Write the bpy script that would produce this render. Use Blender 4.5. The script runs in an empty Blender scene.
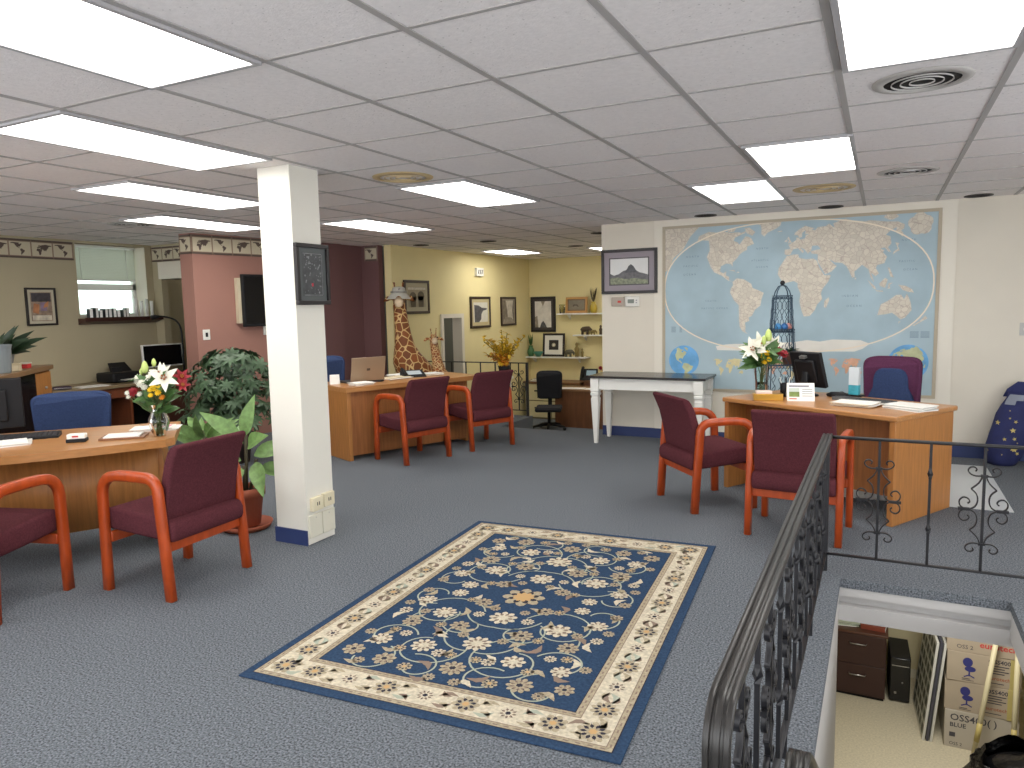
import bpy, bmesh, math, random
from mathutils import Vector, Matrix
random.seed(7)
SC = bpy.context.scene
COL = SC.collection
PI = math.pi
sin, cos = math.sin, math.cos

# ------------------------------------------------------------------ materials
def lin(c):
    return c / 12.92 if c <= 0.04045 else ((c + 0.055) / 1.055) ** 2.4
def srgb(r, g, b):
    return (lin(r / 255), lin(g / 255), lin(b / 255), 1.0)
MATS = {}
def mat(name, rgb, rough=0.6, metal=0.0, spec=0.5, noise=None, bump=None, emit=None, trans=0.0, coat=0.0):
    """noise=(scale, amount[, stretch]) varies the colour, bump=(scale, strength)."""
    if name in MATS:
        return MATS[name]
    m = bpy.data.materials.new(name)
    m.use_nodes = True
    nt = m.node_tree
    b = nt.nodes['Principled BSDF']
    c = srgb(*rgb)
    b.inputs['Base Color'].default_value = c
    b.inputs['Roughness'].default_value = rough
    b.inputs['Metallic'].default_value = metal
    b.inputs['Specular IOR Level'].default_value = spec
    b.inputs['Transmission Weight'].default_value = trans
    b.inputs['Coat Weight'].default_value = coat
    m.diffuse_color = c
    tc = None
    if noise or bump:
        tc = nt.nodes.new('ShaderNodeTexCoord')
    if noise:
        mp = nt.nodes.new('ShaderNodeMapping')
        st = noise[2] if len(noise) > 2 else (1, 1, 1)
        mp.inputs['Scale'].default_value = st
        nt.links.new(tc.outputs['Object'], mp.inputs['Vector'])
        n = nt.nodes.new('ShaderNodeTexNoise')
        n.inputs['Scale'].default_value = noise[0]
        n.inputs['Detail'].default_value = 4
        nt.links.new(mp.outputs['Vector'], n.inputs['Vector'])
        r = nt.nodes.new('ShaderNodeValToRGB')
        a = noise[1]
        r.color_ramp.elements[0].position = 0.3
        r.color_ramp.elements[1].position = 0.7
        r.color_ramp.elements[0].color = (c[0] * (1 - a), c[1] * (1 - a), c[2] * (1 - a), 1)
        r.color_ramp.elements[1].color = (min(1, c[0] * (1 + a)), min(1, c[1] * (1 + a)), min(1, c[2] * (1 + a)), 1)
        nt.links.new(n.outputs['Fac'], r.inputs['Fac'])
        nt.links.new(r.outputs['Color'], b.inputs['Base Color'])
    if bump:
        n2 = nt.nodes.new('ShaderNodeTexNoise')
        n2.inputs['Scale'].default_value = bump[0]
        nt.links.new(tc.outputs['Object'], n2.inputs['Vector'])
        bp = nt.nodes.new('ShaderNodeBump')
        bp.inputs['Strength'].default_value = bump[1]
        bp.inputs['Distance'].default_value = 0.01
        nt.links.new(n2.outputs['Fac'], bp.inputs['Height'])
        nt.links.new(bp.outputs['Normal'], b.inputs['Normal'])
    if emit:
        b.inputs['Emission Color'].default_value = srgb(*emit[0])
        b.inputs['Emission Strength'].default_value = emit[1]
    MATS[name] = m
    return m
def cellmat(name, rgb_cell, rgb_edge, scale, width, rough=0.7, edge_soft=0.02, vary=0.25):
    """irregular patches with pale borders (giraffe coat, map countries)."""
    m = mat(name, rgb_cell, rough)
    nt = m.node_tree
    b = nt.nodes['Principled BSDF']
    tc = nt.nodes.new('ShaderNodeTexCoord')
    v = nt.nodes.new('ShaderNodeTexVoronoi'); v.feature = 'DISTANCE_TO_EDGE'
    v.inputs['Scale'].default_value = scale
    v2 = nt.nodes.new('ShaderNodeTexVoronoi'); v2.inputs['Scale'].default_value = scale
    nt.links.new(tc.outputs['Object'], v.inputs['Vector'])
    nt.links.new(tc.outputs['Object'], v2.inputs['Vector'])
    r = nt.nodes.new('ShaderNodeValToRGB')
    r.color_ramp.elements[0].position = width
    r.color_ramp.elements[1].position = width + edge_soft
    nt.links.new(v.outputs['Distance'], r.inputs['Fac'])
    hs = nt.nodes.new('ShaderNodeMix'); hs.data_type = 'RGBA'
    c = srgb(*rgb_cell)
    hs.inputs[6].default_value = (c[0] * (1 - vary), c[1] * (1 - vary), c[2] * (1 - vary), 1)
    hs.inputs[7].default_value = (min(1, c[0] * (1 + vary)), min(1, c[1] * (1 + vary)), min(1, c[2] * (1 + vary)), 1)
    sep = nt.nodes.new('ShaderNodeSeparateColor')
    nt.links.new(v2.outputs['Color'], sep.inputs[0])
    nt.links.new(sep.outputs[0], hs.inputs[0])
    mx = nt.nodes.new('ShaderNodeMix'); mx.data_type = 'RGBA'
    mx.inputs[6].default_value = srgb(*rgb_edge)
    nt.links.new(r.outputs['Color'], mx.inputs[0])
    nt.links.new(hs.outputs[2], mx.inputs[7])
    nt.links.new(mx.outputs[2], b.inputs['Base Color'])
    return m
def glassmat(name, rgb=(235, 245, 240), rough=0.02, alpha_mix=0.75):
    if name in MATS: return MATS[name]
    m = bpy.data.materials.new(name); m.use_nodes = True
    nt = m.node_tree; nt.nodes.clear()
    o = nt.nodes.new('ShaderNodeOutputMaterial')
    t = nt.nodes.new('ShaderNodeBsdfTransparent'); t.inputs[0].default_value = srgb(*rgb)
    g = nt.nodes.new('ShaderNodeBsdfGlossy'); g.inputs['Roughness'].default_value = rough
    f = nt.nodes.new('ShaderNodeFresnel'); f.inputs[0].default_value = 1.5
    mx = nt.nodes.new('ShaderNodeMixShader')
    nt.links.new(f.outputs[0], mx.inputs[0]); nt.links.new(t.outputs[0], mx.inputs[1])
    nt.links.new(g.outputs[0], mx.inputs[2]); nt.links.new(mx.outputs[0], o.inputs[0])
    MATS[name] = m
    return m

CARPET = mat('carpet', (109, 114, 120), 0.95, spec=0.1, noise=(120, 0.75), bump=(200, 0.6))
CREAM = mat('cream_paint', (226, 219, 204), 0.75, noise=(3, 0.02))
WARMW = mat('warm_white_paint', (224, 216, 200), 0.7)
YELLOW = mat('yellow_paint', (232, 217, 162), 0.75, noise=(2, 0.03))
OLIVE = mat('beige_paint', (182, 171, 142), 0.8, noise=(2, 0.03))
OLIVE2 = mat('olive_paint', (160, 156, 110), 0.8)
PINK = mat('terracotta_paint', (160, 117, 104), 0.75, noise=(2, 0.03))
MAROON = mat('maroon_paint', (112, 78, 78), 0.75, noise=(2, 0.03))
NAVY = mat('navy_vinyl', (43, 58, 105), 0.5)
TBAR = mat('ceiling_grid_metal', (172, 168, 166), 0.6)  # darker than the tiles: shade on the bars' sides put into the colour
WHITE = mat('white_paint', (235, 234, 228), 0.45)
PLASTW = mat('white_plastic', (232, 230, 222), 0.4)
OAK = mat('oak_veneer', (174, 117, 62), 0.42, noise=(9, 0.16, (6, 6, 0.5)))
OAKT = mat('oak_top', (182, 128, 76), 0.3, noise=(9, 0.12, (0.5, 6, 6)))
OAKD = mat('oak_panel', (162, 104, 58), 0.45, noise=(9, 0.18, (6, 6, 0.4)))
CHERRY = mat('cherry_wood', (174, 70, 24), 0.36, noise=(14, 0.16, (2, 2, 0.4)), coat=0.08)
MFAB = mat('maroon_fabric', (88, 46, 52), 0.95, spec=0.1, noise=(120, 0.22), bump=(300, 0.25))
BFAB = mat('blue_fabric', (56, 70, 104), 0.95, spec=0.1, noise=(90, 0.15))
BLACK = mat('black_plastic', (24, 24, 27), 0.55, spec=0.3)
BLACKM = mat('black_mesh_fabric', (26, 27, 34), 0.9)
IRON = mat('black_iron', (27, 27, 31), 0.45, metal=0.0, noise=(12, 0.25))
HAND = mat('handrail_vinyl', (44, 42, 40), 0.36, noise=(6, 0.25, (1, 6, 6)))
FRAMEB = mat('black_frame', (34, 29, 30), 0.4)
FRAMEG = mat('dark_brown_frame', (52, 36, 30), 0.4)
MAHOG = mat('dark_mahogany', (62, 36, 30), 0.4, noise=(8, 0.2, (4, 4, 0.5)))
PAPER = mat('paper', (242, 240, 234), 0.7)
GREEN = mat('leaf_green', (72, 106, 54), 0.5, noise=(10, 0.3))
GREEND = mat('dark_leaf_green', (62, 86, 58), 0.5, noise=(8, 0.35))
GREENL = mat('pale_leaf_green', (116, 150, 86), 0.5, noise=(26, 0.3))
STEM = mat('plant_stem', (84, 92, 48), 0.6)
TERRA = mat('terracotta', (164, 88, 62), 0.7, noise=(6, 0.12))
SOIL = mat('soil', (48, 38, 30), 0.95)
GLASS = glassmat('clear_glass')
SILVER = mat('brushed_silver', (186, 184, 180), 0.3, metal=0.8)

# ------------------------------------------------------------------ mesh builder
class MB:
    def __init__(self):
        self.bm = bmesh.new(); self.mats = []; self.mi = 0; self.M = Matrix.Identity(4)
    def use(self, m):
        if m not in self.mats: self.mats.append(m)
        self.mi = self.mats.index(m); return self
    def v(self, p): return self.bm.verts.new(self.M @ Vector(p))
    def f(self, vs, smooth=False):
        try:
            fc = self.bm.faces.new(vs)
        except ValueError:
            return None
        fc.material_index = self.mi; fc.smooth = smooth; return fc
    def poly(self, pts, smooth=False): return self.f([self.v(p) for p in pts], smooth)
    def box(self, x0, x1, y0, y1, z0, z1, bev=0.0, seg=2):
        vs = [self.v((x, y, z)) for z in (z0, z1) for y in (y0, y1) for x in (x0, x1)]
        fs = [self.f([vs[i] for i in q]) for q in ((0, 2, 3, 1), (4, 5, 7, 6), (0, 1, 5, 4), (2, 6, 7, 3), (0, 4, 6, 2), (1, 3, 7, 5))]
        if bev > 0:
            es = list({e for fc in fs for e in fc.edges})
            r = bmesh.ops.bevel(self.bm, geom=es, offset=bev, segments=seg, profile=0.5, affect='EDGES')
            for fc in r['faces']: fc.material_index = self.mi; fc.smooth = True
        return self
    def prism(self, poly, a, b, axis='z', smooth=False):
        """extrude a 2-D outline between a and b along an axis."""
        def P(u, w, h):
            return (u, w, h) if axis == 'z' else ((u, h, w) if axis == 'y' else (h, u, w))
        lo = [self.v(P(u, w, a)) for u, w in poly]; hi = [self.v(P(u, w, b)) for u, w in poly]
        n = len(poly)
        self.f(lo[::-1]); self.f(hi)
        for i in range(n): self.f([lo[i], lo[(i + 1) % n], hi[(i + 1) % n], hi[i]], smooth)
        return self
    def tube(self, path, r, seg=8, closed=False, rect=None, cap=True, up=None, smooth=True):
        """sweep a circle (radius r, a number or a list) or a rect=(w,h) along a path."""
        P = [Vector(p) for p in path]; n = len(P); rings = []
        ref = Vector(up) if up else None
        prev = None
        for i in range(n):
            if closed: t = P[(i + 1) % n] - P[i - 1]
            else: t = P[min(i + 1, n - 1)] - P[max(i - 1, 0)]
            if t.length < 1e-9: t = Vector((0, 0, 1))
            t.normalize()
            if ref is not None: a = ref - t * ref.dot(t)
            elif prev is None: a = t.cross(Vector((0, 0, 1)) if abs(t.z) < 0.9 else Vector((1, 0, 0)))
            else: a = prev - t * prev.dot(t)
            if a.length < 1e-6: a = t.orthogonal()
            a.normalize(); prev = a; b = t.cross(a)
            rr = r[i] if isinstance(r, (list, tuple)) else r
            if rect:
                w, h = rect[0] / 2, rect[1] / 2
                c = min(w, h) * 0.35
                off = [(w - c, h), (-w + c, h), (-w, h - c), (-w, -h + c), (-w + c, -h), (w - c, -h), (w, -h + c), (w, h - c)]
                rings.append([self.v(P[i] + a * u + b * q) for u, q in off])
            else:
                rings.append([self.v(P[i] + a * cos(2 * PI * k / seg) * rr + b * sin(2 * PI * k / seg) * rr) for k in range(seg)])
        m = len(rings[0])
        for i in range(n if closed else n - 1):
            A, B = rings[i], rings[(i + 1) % n]
            for k in range(m): self.f([A[k], A[(k + 1) % m], B[(k + 1) % m], B[k]], smooth)
        if cap and not closed:
            self.f(rings[0][::-1]); self.f(rings[-1])
        return self
    def lathe(self, prof, c=(0, 0, 0), seg=20, smooth=True, sx=1, sy=1):
        rings = []
        for r, z in prof:
            if r < 1e-6: rings.append([self.v((c[0], c[1], c[2] + z))])
            else: rings.append([self.v((c[0] + r * sx * cos(2 * PI * k / seg), c[1] + r * sy * sin(2 * PI * k / seg), c[2] + z)) for k in range(seg)])
        for A, B in zip(rings, rings[1:]):
            if len(A) == 1 and len(B) == 1: continue
            for k in range(seg):
                k2 = (k + 1) % seg
                if len(A) == 1: self.f([A[0], B[k2], B[k]], smooth)
                elif len(B) == 1: self.f([A[k], A[k2], B[0]], smooth)
                else: self.f([A[k], A[k2], B[k2], B[k]], smooth)
        return self
    def ball(self, c, r, seg=10, sc=(1, 1, 1)):
        n = max(5, seg // 2 + 1)
        rings = []
        for i in range(n + 1):
            th = PI * i / n
            rr, z = sin(th) * r, -cos(th) * r
            if i in (0, n): rings.append([self.v((c[0], c[1], c[2] + z * sc[2]))])
            else: rings.append([self.v((c[0] + rr * cos(2 * PI * k / seg) * sc[0], c[1] + rr * sin(2 * PI * k / seg) * sc[1], c[2] + z * sc[2])) for k in range(seg)])
        for A, B in zip(rings, rings[1:]):
            for k in range(seg):
                k2 = (k + 1) % seg
                if len(A) == 1: self.f([A[0], B[k2], B[k]], True)
                elif len(B) == 1: self.f([A[k], A[k2], B[0]], True)
                else: self.f([A[k], A[k2], B[k2], B[k]], True)
        return self
    def star(self, c, r, n, depth, ax=((1, 0, 0), (0, 1, 0)), rot=0.0, sx=1.0, sy=1.0, sub=4):
        """a flat flower outline with n rounded petals."""
        a, b = Vector(ax[0]), Vector(ax[1]); c = Vector(c)
        cv = self.v(c); vs = []
        N = n * sub
        for k in range(N):
            t = 2 * PI * k / N
            rr = r * (1 - depth + depth * abs(cos(n * t / 2)))
            u, w = rr * cos(t) * sx, rr * sin(t) * sy
            u, w = u * cos(rot) - w * sin(rot), u * sin(rot) + w * cos(rot)
            vs.append(self.v(c + a * u + b * w))
        for k in range(N): self.f([cv, vs[k], vs[(k + 1) % N]])
        return self
    def strip(self, pts, w, nrm=(0, 0, 1), taper=False, closed=False):
        """a flat ribbon along pts lying in the plane with normal nrm."""
        N = Vector(nrm); P = [Vector(p) for p in pts]; L = []
        n = len(P)
        for i in range(n):
            t = (P[(i + 1) % n] - P[i - 1]) if closed else (P[min(i + 1, n - 1)] - P[max(i - 1, 0)])
            s = N.cross(t)
            if s.length < 1e-9: s = Vector((1, 0, 0))
            s.normalize()
            ww = w / 2 * ((1 - 0.75 * i / (n - 1)) if taper else 1)
            L.append((self.v(P[i] + s * ww), self.v(P[i] - s * ww)))
        for i in range(n if closed else n - 1):
            j = (i + 1) % n
            self.f([L[i][0], L[i][1], L[j][1], L[j][0]])
        return self
    def leaf(self, base, d, up, length, width, droop=0.25, n=5, curl=0.15):
        """a curved leaf blade from base in direction d."""
        d = Vector(d).normalized(); up = Vector(up); s = d.cross(up)
        if s.length < 1e-6: s = d.orthogonal()
        s.normalize(); u = s.cross(d).normalized(); base = Vector(base)
        rows = []
        for i in range(n + 1):
            t = i / n
            w = width / 2 * sin(PI * min(1, t ** 0.8 * 0.97 + 0.03)) if t < 1 else 0
            p = base + d * length * t + u * (-droop * length * t * t)
            if w < 1e-5: rows.append([self.v(p)])
            else: rows.append([self.v(p + s * w + u * w * curl * 2), self.v(p), self.v(p - s * w + u * w * curl * 2)])
        for A, B in zip(rows, rows[1:]):
            if len(A) == 3 and len(B) == 3:
                self.f([A[0], A[1], B[1], B[0]], True); self.f([A[1], A[2], B[2], B[1]], True)
            elif len(A) == 1 and len(B) == 3:
                self.f([A[0], B[1], B[0]], True); self.f([A[0], B[2], B[1]], True)
            elif len(A) == 3:
                self.f([A[0], A[1], B[0]], True); self.f([A[1], A[2], B[0]], True)
        return self
    def text(self, s, size, M, depth=0.0006, align='CENTER', bold=0.0):
        """lettering: each glyph becomes mesh faces; M maps the text plane (x right, y up) into the part."""
        cu = bpy.data.curves.new('t', 'FONT'); cu.body = s; cu.size = size; cu.extrude = depth
        cu.align_x = align; cu.align_y = 'CENTER'; cu.offset = bold
        cu.resolution_u = 2
        o = bpy.data.objects.new('t', cu); COL.objects.link(o)
        dg = bpy.context.evaluated_depsgraph_get()
        me = o.evaluated_get(dg).to_mesh()
        vs = [self.v(M @ v.co) for v in me.vertices]
        for p in me.polygons: self.f([vs[i] for i in p.vertices])
        o.evaluated_get(dg).to_mesh_clear()
        bpy.data.objects.remove(o); bpy.data.curves.remove(cu)
        return self
    def build(self, name, m=None, parent=None, loc=(0, 0, 0), rot=(0, 0, 0), smooth_angle=None, label=None, fixn=True):
        if m is not None and not self.mats: self.mats = [m]
        if fixn: bmesh.ops.recalc_face_normals(self.bm, faces=self.bm.faces[:])
        me = bpy.data.meshes.new(name); self.bm.to_mesh(me); self.bm.free()
        for q in self.mats: me.materials.append(q)
        o = bpy.data.objects.new(name, me); COL.objects.link(o)
        o.location = loc; o.rotation_euler = rot
        if parent is not None: o.parent = parent
        if label: o['label'] = label
        return o

def tag(o, label, cat, group=None, kind=None):
    o['label'] = label; o['category'] = cat
    if group: o['group'] = group
    if kind: o['kind'] = kind
    return o
def thing(name, label, cat, loc=(0, 0, 0), rz=0.0, group=None):
    o = bpy.data.objects.new(name, None); COL.objects.link(o)
    o.empty_display_size = 0.1
    o.location = loc; o.rotation_euler = (0, 0, rz)
    return tag(o, label, cat, group)
def struct(o, label=None):
    o['kind'] = 'structure'
    if label: o['label'] = label
    return o
def copy_tree(root, label, loc, rz, group=None):
    r = root.copy(); COL.objects.link(r); r.location = loc; r.rotation_euler = (0, 0, rz); r['label'] = label
    if group: r['group'] = group
    for ch in list(root.children):
        c = ch.copy(); COL.objects.link(c); c.parent = r
        for g in list(ch.children):
            d = g.copy(); COL.objects.link(d); d.parent = c
    return r
def bx(name, m, parent, x0, x1, y0, y1, z0, z1, bev=0.0, label=None):
    b = MB(); b.box(x0, x1, y0, y1, z0, z1, bev); return b.build(name, m, parent, label=label)
def arc(cx, cy, r, a0, a1, n): return [(cx + r * cos(a0 + (a1 - a0) * i / n), cy + r * sin(a0 + (a1 - a0) * i / n)) for i in range(n + 1)]
R = math.radians

# world outlines (longitude, latitude) shared by the wall map and the wallpaper border
LAND = {
 'namerica': [(-166,66),(-156,71),(-140,69.5),(-125,70),(-110,68),(-95,68),(-88,67),(-82,69),(-81,66),(-87,64),(-94,61),(-93,57),(-85,55),(-80,52),(-79,55),(-77,62),(-70,61),(-65,59),(-60,55),(-57,52),(-66,49),(-65,45),(-70,43),(-74,40),(-76,36),(-81,31),(-80,26),(-83,29),(-90,30),(-97,27),(-97,21),(-92,18.5),(-88,21),(-88,16),(-83,14),(-83,10),(-78,8.5),(-84,9.5),(-93,15.5),(-105,20),(-110,25),(-113,31),(-110,24),(-117,33),(-123,39),(-124,47),(-131,54),(-138,59),(-150,60),(-158,56),(-164,55),(-158,59)],
 'greenland': [(-72,78),(-60,82),(-35,83.5),(-20,81),(-20,74),(-26,70),(-40,65),(-44,60),(-51,64),(-54,70),(-60,76)],
 'samerica': [(-78,8),(-72,12),(-62,10.5),(-52,5),(-50,0),(-43,-2.5),(-35,-6),(-38,-13),(-40,-21),(-48,-26),(-53,-33),(-58,-35),(-58,-39),(-65,-41),(-66,-46),(-69,-52),(-66,-55),(-73,-52),(-75,-46),(-73,-38),(-70,-20),(-76,-14),(-81,-5),(-80,0),(-77,4)],
 'africa': [(-17,15),(-16,22),(-10,30),(-6,35.5),(3,37),(10,37),(11,33),(20,31),(30,31.5),(34,29),(37,21),(43,12),(51,12),(48,5),(41,-3),(39,-8),(41,-15),(35,-21),(33,-27),(27,-34),(19,-34.5),(15,-27),(12,-17),(13,-8),(9,0),(9,4),(4,6.5),(-8,4.5),(-13,9)],
 'eurasia': [(-9,43),(-1,44),(-4,48.5),(4,52),(8,54),(8,57),(12,56),(14,54),(21,55),(23,59),(29,60),(22,60),(24,65),(18,62),(17,57),(12,56),(11,59),(5,60),(6,62.5),(14,67),(25,71),(40,67),(34,65),(40,64.5),(45,68),(60,69),(68,72),(72,66),(75,72),(90,75),(104,77.5),(113,74),(130,72),(140,73),(160,70),(178,69),(180,65),(170,60),(163,58),(162,55),(156,51),(156,58),(163,62),(150,59),(137,54),(141,52),(135,44),(128,40),(129,35),(126,35),(124,40),(118,39),(122,37),(119,35),(122,30),(117,23),(108,21),(106,18),(109,12),(105,9),(100,13),(103,2),(99,8),(97,17),(90,22),(80,15),(80,9),(77,8),(73,17),(71,21),(66,25),(57,26),(50,30),(56,24),(59,22),(52,16),(44,13),(39,21),(35,28),(36,36),(28,37),(27,40),(41,42),(38,46),(30,46),(28,41),(23,37),(19,42),(13,45),(18,40),(16,38),(10,44),(3,43),(-1,37),(-6,36.5),(-9,38)],
 'australia': [(114,-22),(114,-34),(124,-33),(131,-31.5),(138,-35),(146,-39),(150,-37),(153,-29),(149,-21),(145,-15),(142,-11),(140,-17),(136,-12),(130,-12),(122,-18)],
 'antarctica': [(-168,-85),(-150,-77),(-120,-74),(-100,-73),(-75,-73),(-62,-68),(-60,-75),(-35,-78),(-10,-71),(20,-70),(45,-67),(70,-69),(90,-66),(115,-66.5),(140,-67),(165,-72),(170,-80),(168,-86),(0,-88)],
 'madagascar': [(44,-17),(49,-13),(50,-16),(47,-25),(44,-24)],
 'borneo': [(109,1),(116,7),(119,5),(116,-4),(110,-2)],
 'sumatra': [(95,5.5),(104,-2),(106,-6),(102,-4)],
 'java': [(105,-6.5),(114,-7),(114,-8.5),(106,-7.5)],
 'newguinea': [(131,-1),(140,-2.5),(147,-6),(150,-10),(143,-9),(137,-7)],
 'sulawesi': [(119,-5),(120,1),(125,1.5),(121,-1),(122,-5)],
 'philippines': [(120,18),(122,18),(126,7),(122,8),(121,13)],
 'japan': [(130,32),(136,35),(140,36),(141,41),(145,44),(141,45),(139,38),(132,35)],
 'britain': [(-5,50),(1,51),(-2,55),(-4,58.5),(-6,56),(-3,54)],
 'ireland': [(-10,52),(-6,52),(-6,55),(-9,54)],
 'iceland': [(-24,65),(-15,65),(-16,66.5),(-22,66)],
 'newzealand': [(167,-46),(171,-41),(173,-35),(178,-38),(174,-41.5),(170,-46)],
 'baffin': [(-65,62),(-63,67),(-80,73.5),(-89,73),(-78,66)],
 'ellesmere': [(-90,77),(-85,81),(-65,83),(-75,79)],
 'victoria': [(-117,69),(-105,69),(-105,73),(-118,73)],
 'cuba': [(-85,22),(-75,20),(-77,22)],
 'hispaniola': [(-74,18.5),(-69,18.5),(-71,20)],
 'srilanka': [(80,9),(82,7),(80,6)],
 'tasmania': [(145,-41),(148,-41),(147,-43.5)],
}
ROBX = [1, .9986, .9954, .99, .9822, .973, .96, .9427, .9216, .8962, .8679, .835, .7986, .7597, .7186, .6732, .6213, .5722, .5322]
ROBY = [0, .062, .124, .186, .248, .31, .372, .434, .4958, .5571, .6176, .6769, .7346, .7903, .8435, .8936, .9394, .9761, 1]
def project(lon, lat, lon0=10.0):
    """longitude/latitude -> x in -1..1, y in -1..1 on the oval world map."""
    a = min(abs(lat), 89.9) / 5; i = int(a); t = a - i
    X = ROBX[i] + (ROBX[i + 1] - ROBX[i]) * t; Y = ROBY[i] + (ROBY[i + 1] - ROBY[i]) * t
    d = lon - lon0
    return (X * d / 180, Y if lat >= 0 else -Y)
# ------------------------------------------------------------------ camera, world
CAM_H = 1.529
CZ = 2.429
NZ = -0.65          # sunken nook floor
BZ = -2.45          # basement floor
def make_camera():
    f, yaw, pit, rol = 727.3, 0.4714, -0.107, -0.0213
    fw = Vector((-sin(yaw) * cos(pit), cos(yaw) * cos(pit), sin(pit)))
    r0 = Vector((cos(yaw), sin(yaw), 0)); u0 = r0.cross(fw)
    rt = r0 * cos(rol) + u0 * sin(rol); up = -r0 * sin(rol) + u0 * cos(rol)
    cd = bpy.data.cameras.new('camera'); cd.sensor_width = 36; cd.lens = f / 1024 * 36; cd.clip_start = 0.02
    o = bpy.data.objects.new('camera', cd); COL.objects.link(o)
    M = Matrix((rt, up, -fw)).transposed().to_4x4(); M.translation = Vector((0, 0, CAM_H))
    o.matrix_world = M
    SC.camera = o
make_camera()
w = bpy.data.worlds.new('daylight'); SC.world = w; w.use_nodes = True
w.node_tree.nodes['Background'].inputs[0].default_value = (0.95, 0.97, 1.0, 1)
w.node_tree.nodes["Background"].inputs[1].default_value = 3.2
SC.view_settings.view_transform = 'Standard'; SC.view_settings.look = 'None'
SC.view_settings.exposure = 0.46; SC.view_settings.gamma = 1.0
SC.view_settings.use_curve_mapping = False

# ------------------------------------------------------------------ floors
WX0, WX1, FY0, MY = -8.72, 3.4, -1.4, 8.03     # left wall, right wall, front wall, map wall
HX0, HX1, HY0, HY1 = -0.165, 0.617, 0.6, 4.25  # stair opening
b = MB()
for q in ((WX0 - 0.3, HX0, FY0, 8.1), (HX1, WX1, FY0, 8.1), (HX0, HX1, HY1, 8.1), (HX0, HX1, FY0, HY0), (-6.37, -4.3, 8.1, 9.05)):
    b.box(q[0], q[1], q[2], q[3], -0.05, 0)
struct(b.build('floor', CARPET))
b = MB()
b.use(CARPET)
b.box(-6.37, -4.3, 8.1, 9.05, NZ - 0.05, -0.05); b.box(-4.3, -2.78, 7.98, 8.1, NZ - 0.05, -0.05)
struct(b.build('trim_platform'))
b = MB(); b.box(-8.0, -2.66, 8.1, 13.25, NZ - 0.05, NZ); struct(b.build('floor_nook', CARPET))
SPECK = mat('basement_tile', (200, 191, 166), 0.6, noise=(60, 0.14))
b = MB(); b.box(-2.2, WX1, 0.1, 8.5, BZ - 0.05, BZ); struct(b.build('floor_basement', SPECK))
WHITE2 = mat('white_gloss_paint', (196, 194, 192), 0.5)
b = MB()
b.box(-2.2, HX0 - 0.08, 0.1, 8.5, -0.235, -0.05); b.box(HX1 + 0.07, WX1, 0.1, 8.5, -0.235, -0.05)
b.box(HX0 - 0.08, HX1 + 0.07, HY1 + 0.08, 8.5, -0.235, -0.05)
struct(b.build('ceiling_basement', CREAM))
b = MB()
b.box(HX0 - 0.05, HX1 + 0.06, HY1 + 0.005, HY1 + 0.08, -0.10, -0.05)
b.box(HX0 - 0.05, HX1 + 0.06, HY1 + 0.05, HY1 + 0.08, -0.15, -0.10)
b.box(HX0 - 0.05, HX1 + 0.06, HY1 - 0.005, HY1 + 0.08, -0.235, -0.15)
struct(b.build('trim_stair_header', WHITE2))
b = MB(); b.box(HX1 + 0.003, HX1 + 0.07, HY0, HY1 - 0.006, -0.19, -0.05); struct(b.build('trim_stair_right', WHITE2))
b = MB(); b.box(HX0 - 0.09, HX0 - 0.004, HY0, HY1 - 0.006, BZ, -0.05); struct(b.build('wall_stair', WHITE2))
b = MB()
for k in range(13):
    b.box(HX0, HX1 + 0.06, HY0 + 0.26 * k, HY0 + 0.26 * (k + 1), BZ, -0.188 * (k + 1))
struct(b.build('staircase', CARPET))
BWALL = mat('basement_paint', (206, 196, 158), 0.8)
b = MB(); b.box(-2.2, WX1, 8.36, 8.5, BZ, -0.25); struct(b.build('wall_basement_back', BWALL))
b = MB(); b.box(-2.3, -2.2, 0.1, 8.5, BZ, -0.25); b.box(WX1, WX1 + 0.1, 0.1, 8.5, BZ, -0.25); b.box(-2.2, WX1, 0.0, 0.1, BZ, -0.25)
struct(b.build('wall_basement_sides', BWALL))
b = MB(); b.box(-2.2, WX1, 8.345, 8.36, BZ, BZ + 0.1); struct(b.build('baseboard_basement', mat('basement_skirting', (214, 208, 186), 0.6)))

# ------------------------------------------------------------------ ceiling with its grid
GX, GY, GA = -2.6245, 2.0489, 0.6096
TILE = mat('ceiling_tile', (240, 235, 234), 0.9, spec=0.1, noise=(45, 0.04), bump=(120, 0.25))
def speckle(m):
    nt = m.node_tree; b_ = nt.nodes['Principled BSDF']
    src = b_.inputs['Base Color'].links[0].from_socket
    tc = nt.nodes.new('ShaderNodeTexCoord'); v = nt.nodes.new('ShaderNodeTexVoronoi'); v.inputs['Scale'].default_value = 34
    nt.links.new(tc.outputs['Object'], v.inputs['Vector'])
    n = nt.nodes.new('ShaderNodeTexNoise'); n.inputs['Scale'].default_value = 1.3
    nt.links.new(tc.outputs['Object'], n.inputs['Vector'])
    a = nt.nodes.new('ShaderNodeMath'); a.operation = 'MULTIPLY'; a.inputs[1].default_value = 0.22
    nt.links.new(n.outputs['Fac'], a.inputs[0])
    l = nt.nodes.new('ShaderNodeMath'); l.operation = 'LESS_THAN'
    nt.links.new(v.outputs['Distance'], l.inputs[0]); nt.links.new(a.outputs[0], l.inputs[1])
    mx = nt.nodes.new('ShaderNodeMix'); mx.data_type = 'RGBA'
    mul = nt.nodes.new('ShaderNodeMath'); mul.operation = 'MULTIPLY'; mul.inputs[1].default_value = 0.35
    nt.links.new(l.outputs[0], mul.inputs[0]); nt.links.new(mul.outputs[0], mx.inputs[0])
    nt.links.new(src, mx.inputs[6]); mx.inputs[7].default_value = srgb(120, 116, 112)
    nt.links.new(mx.outputs[2], b_.inputs['Base Color'])
speckle(TILE)
b = MB(); b.use(TILE)
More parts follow.
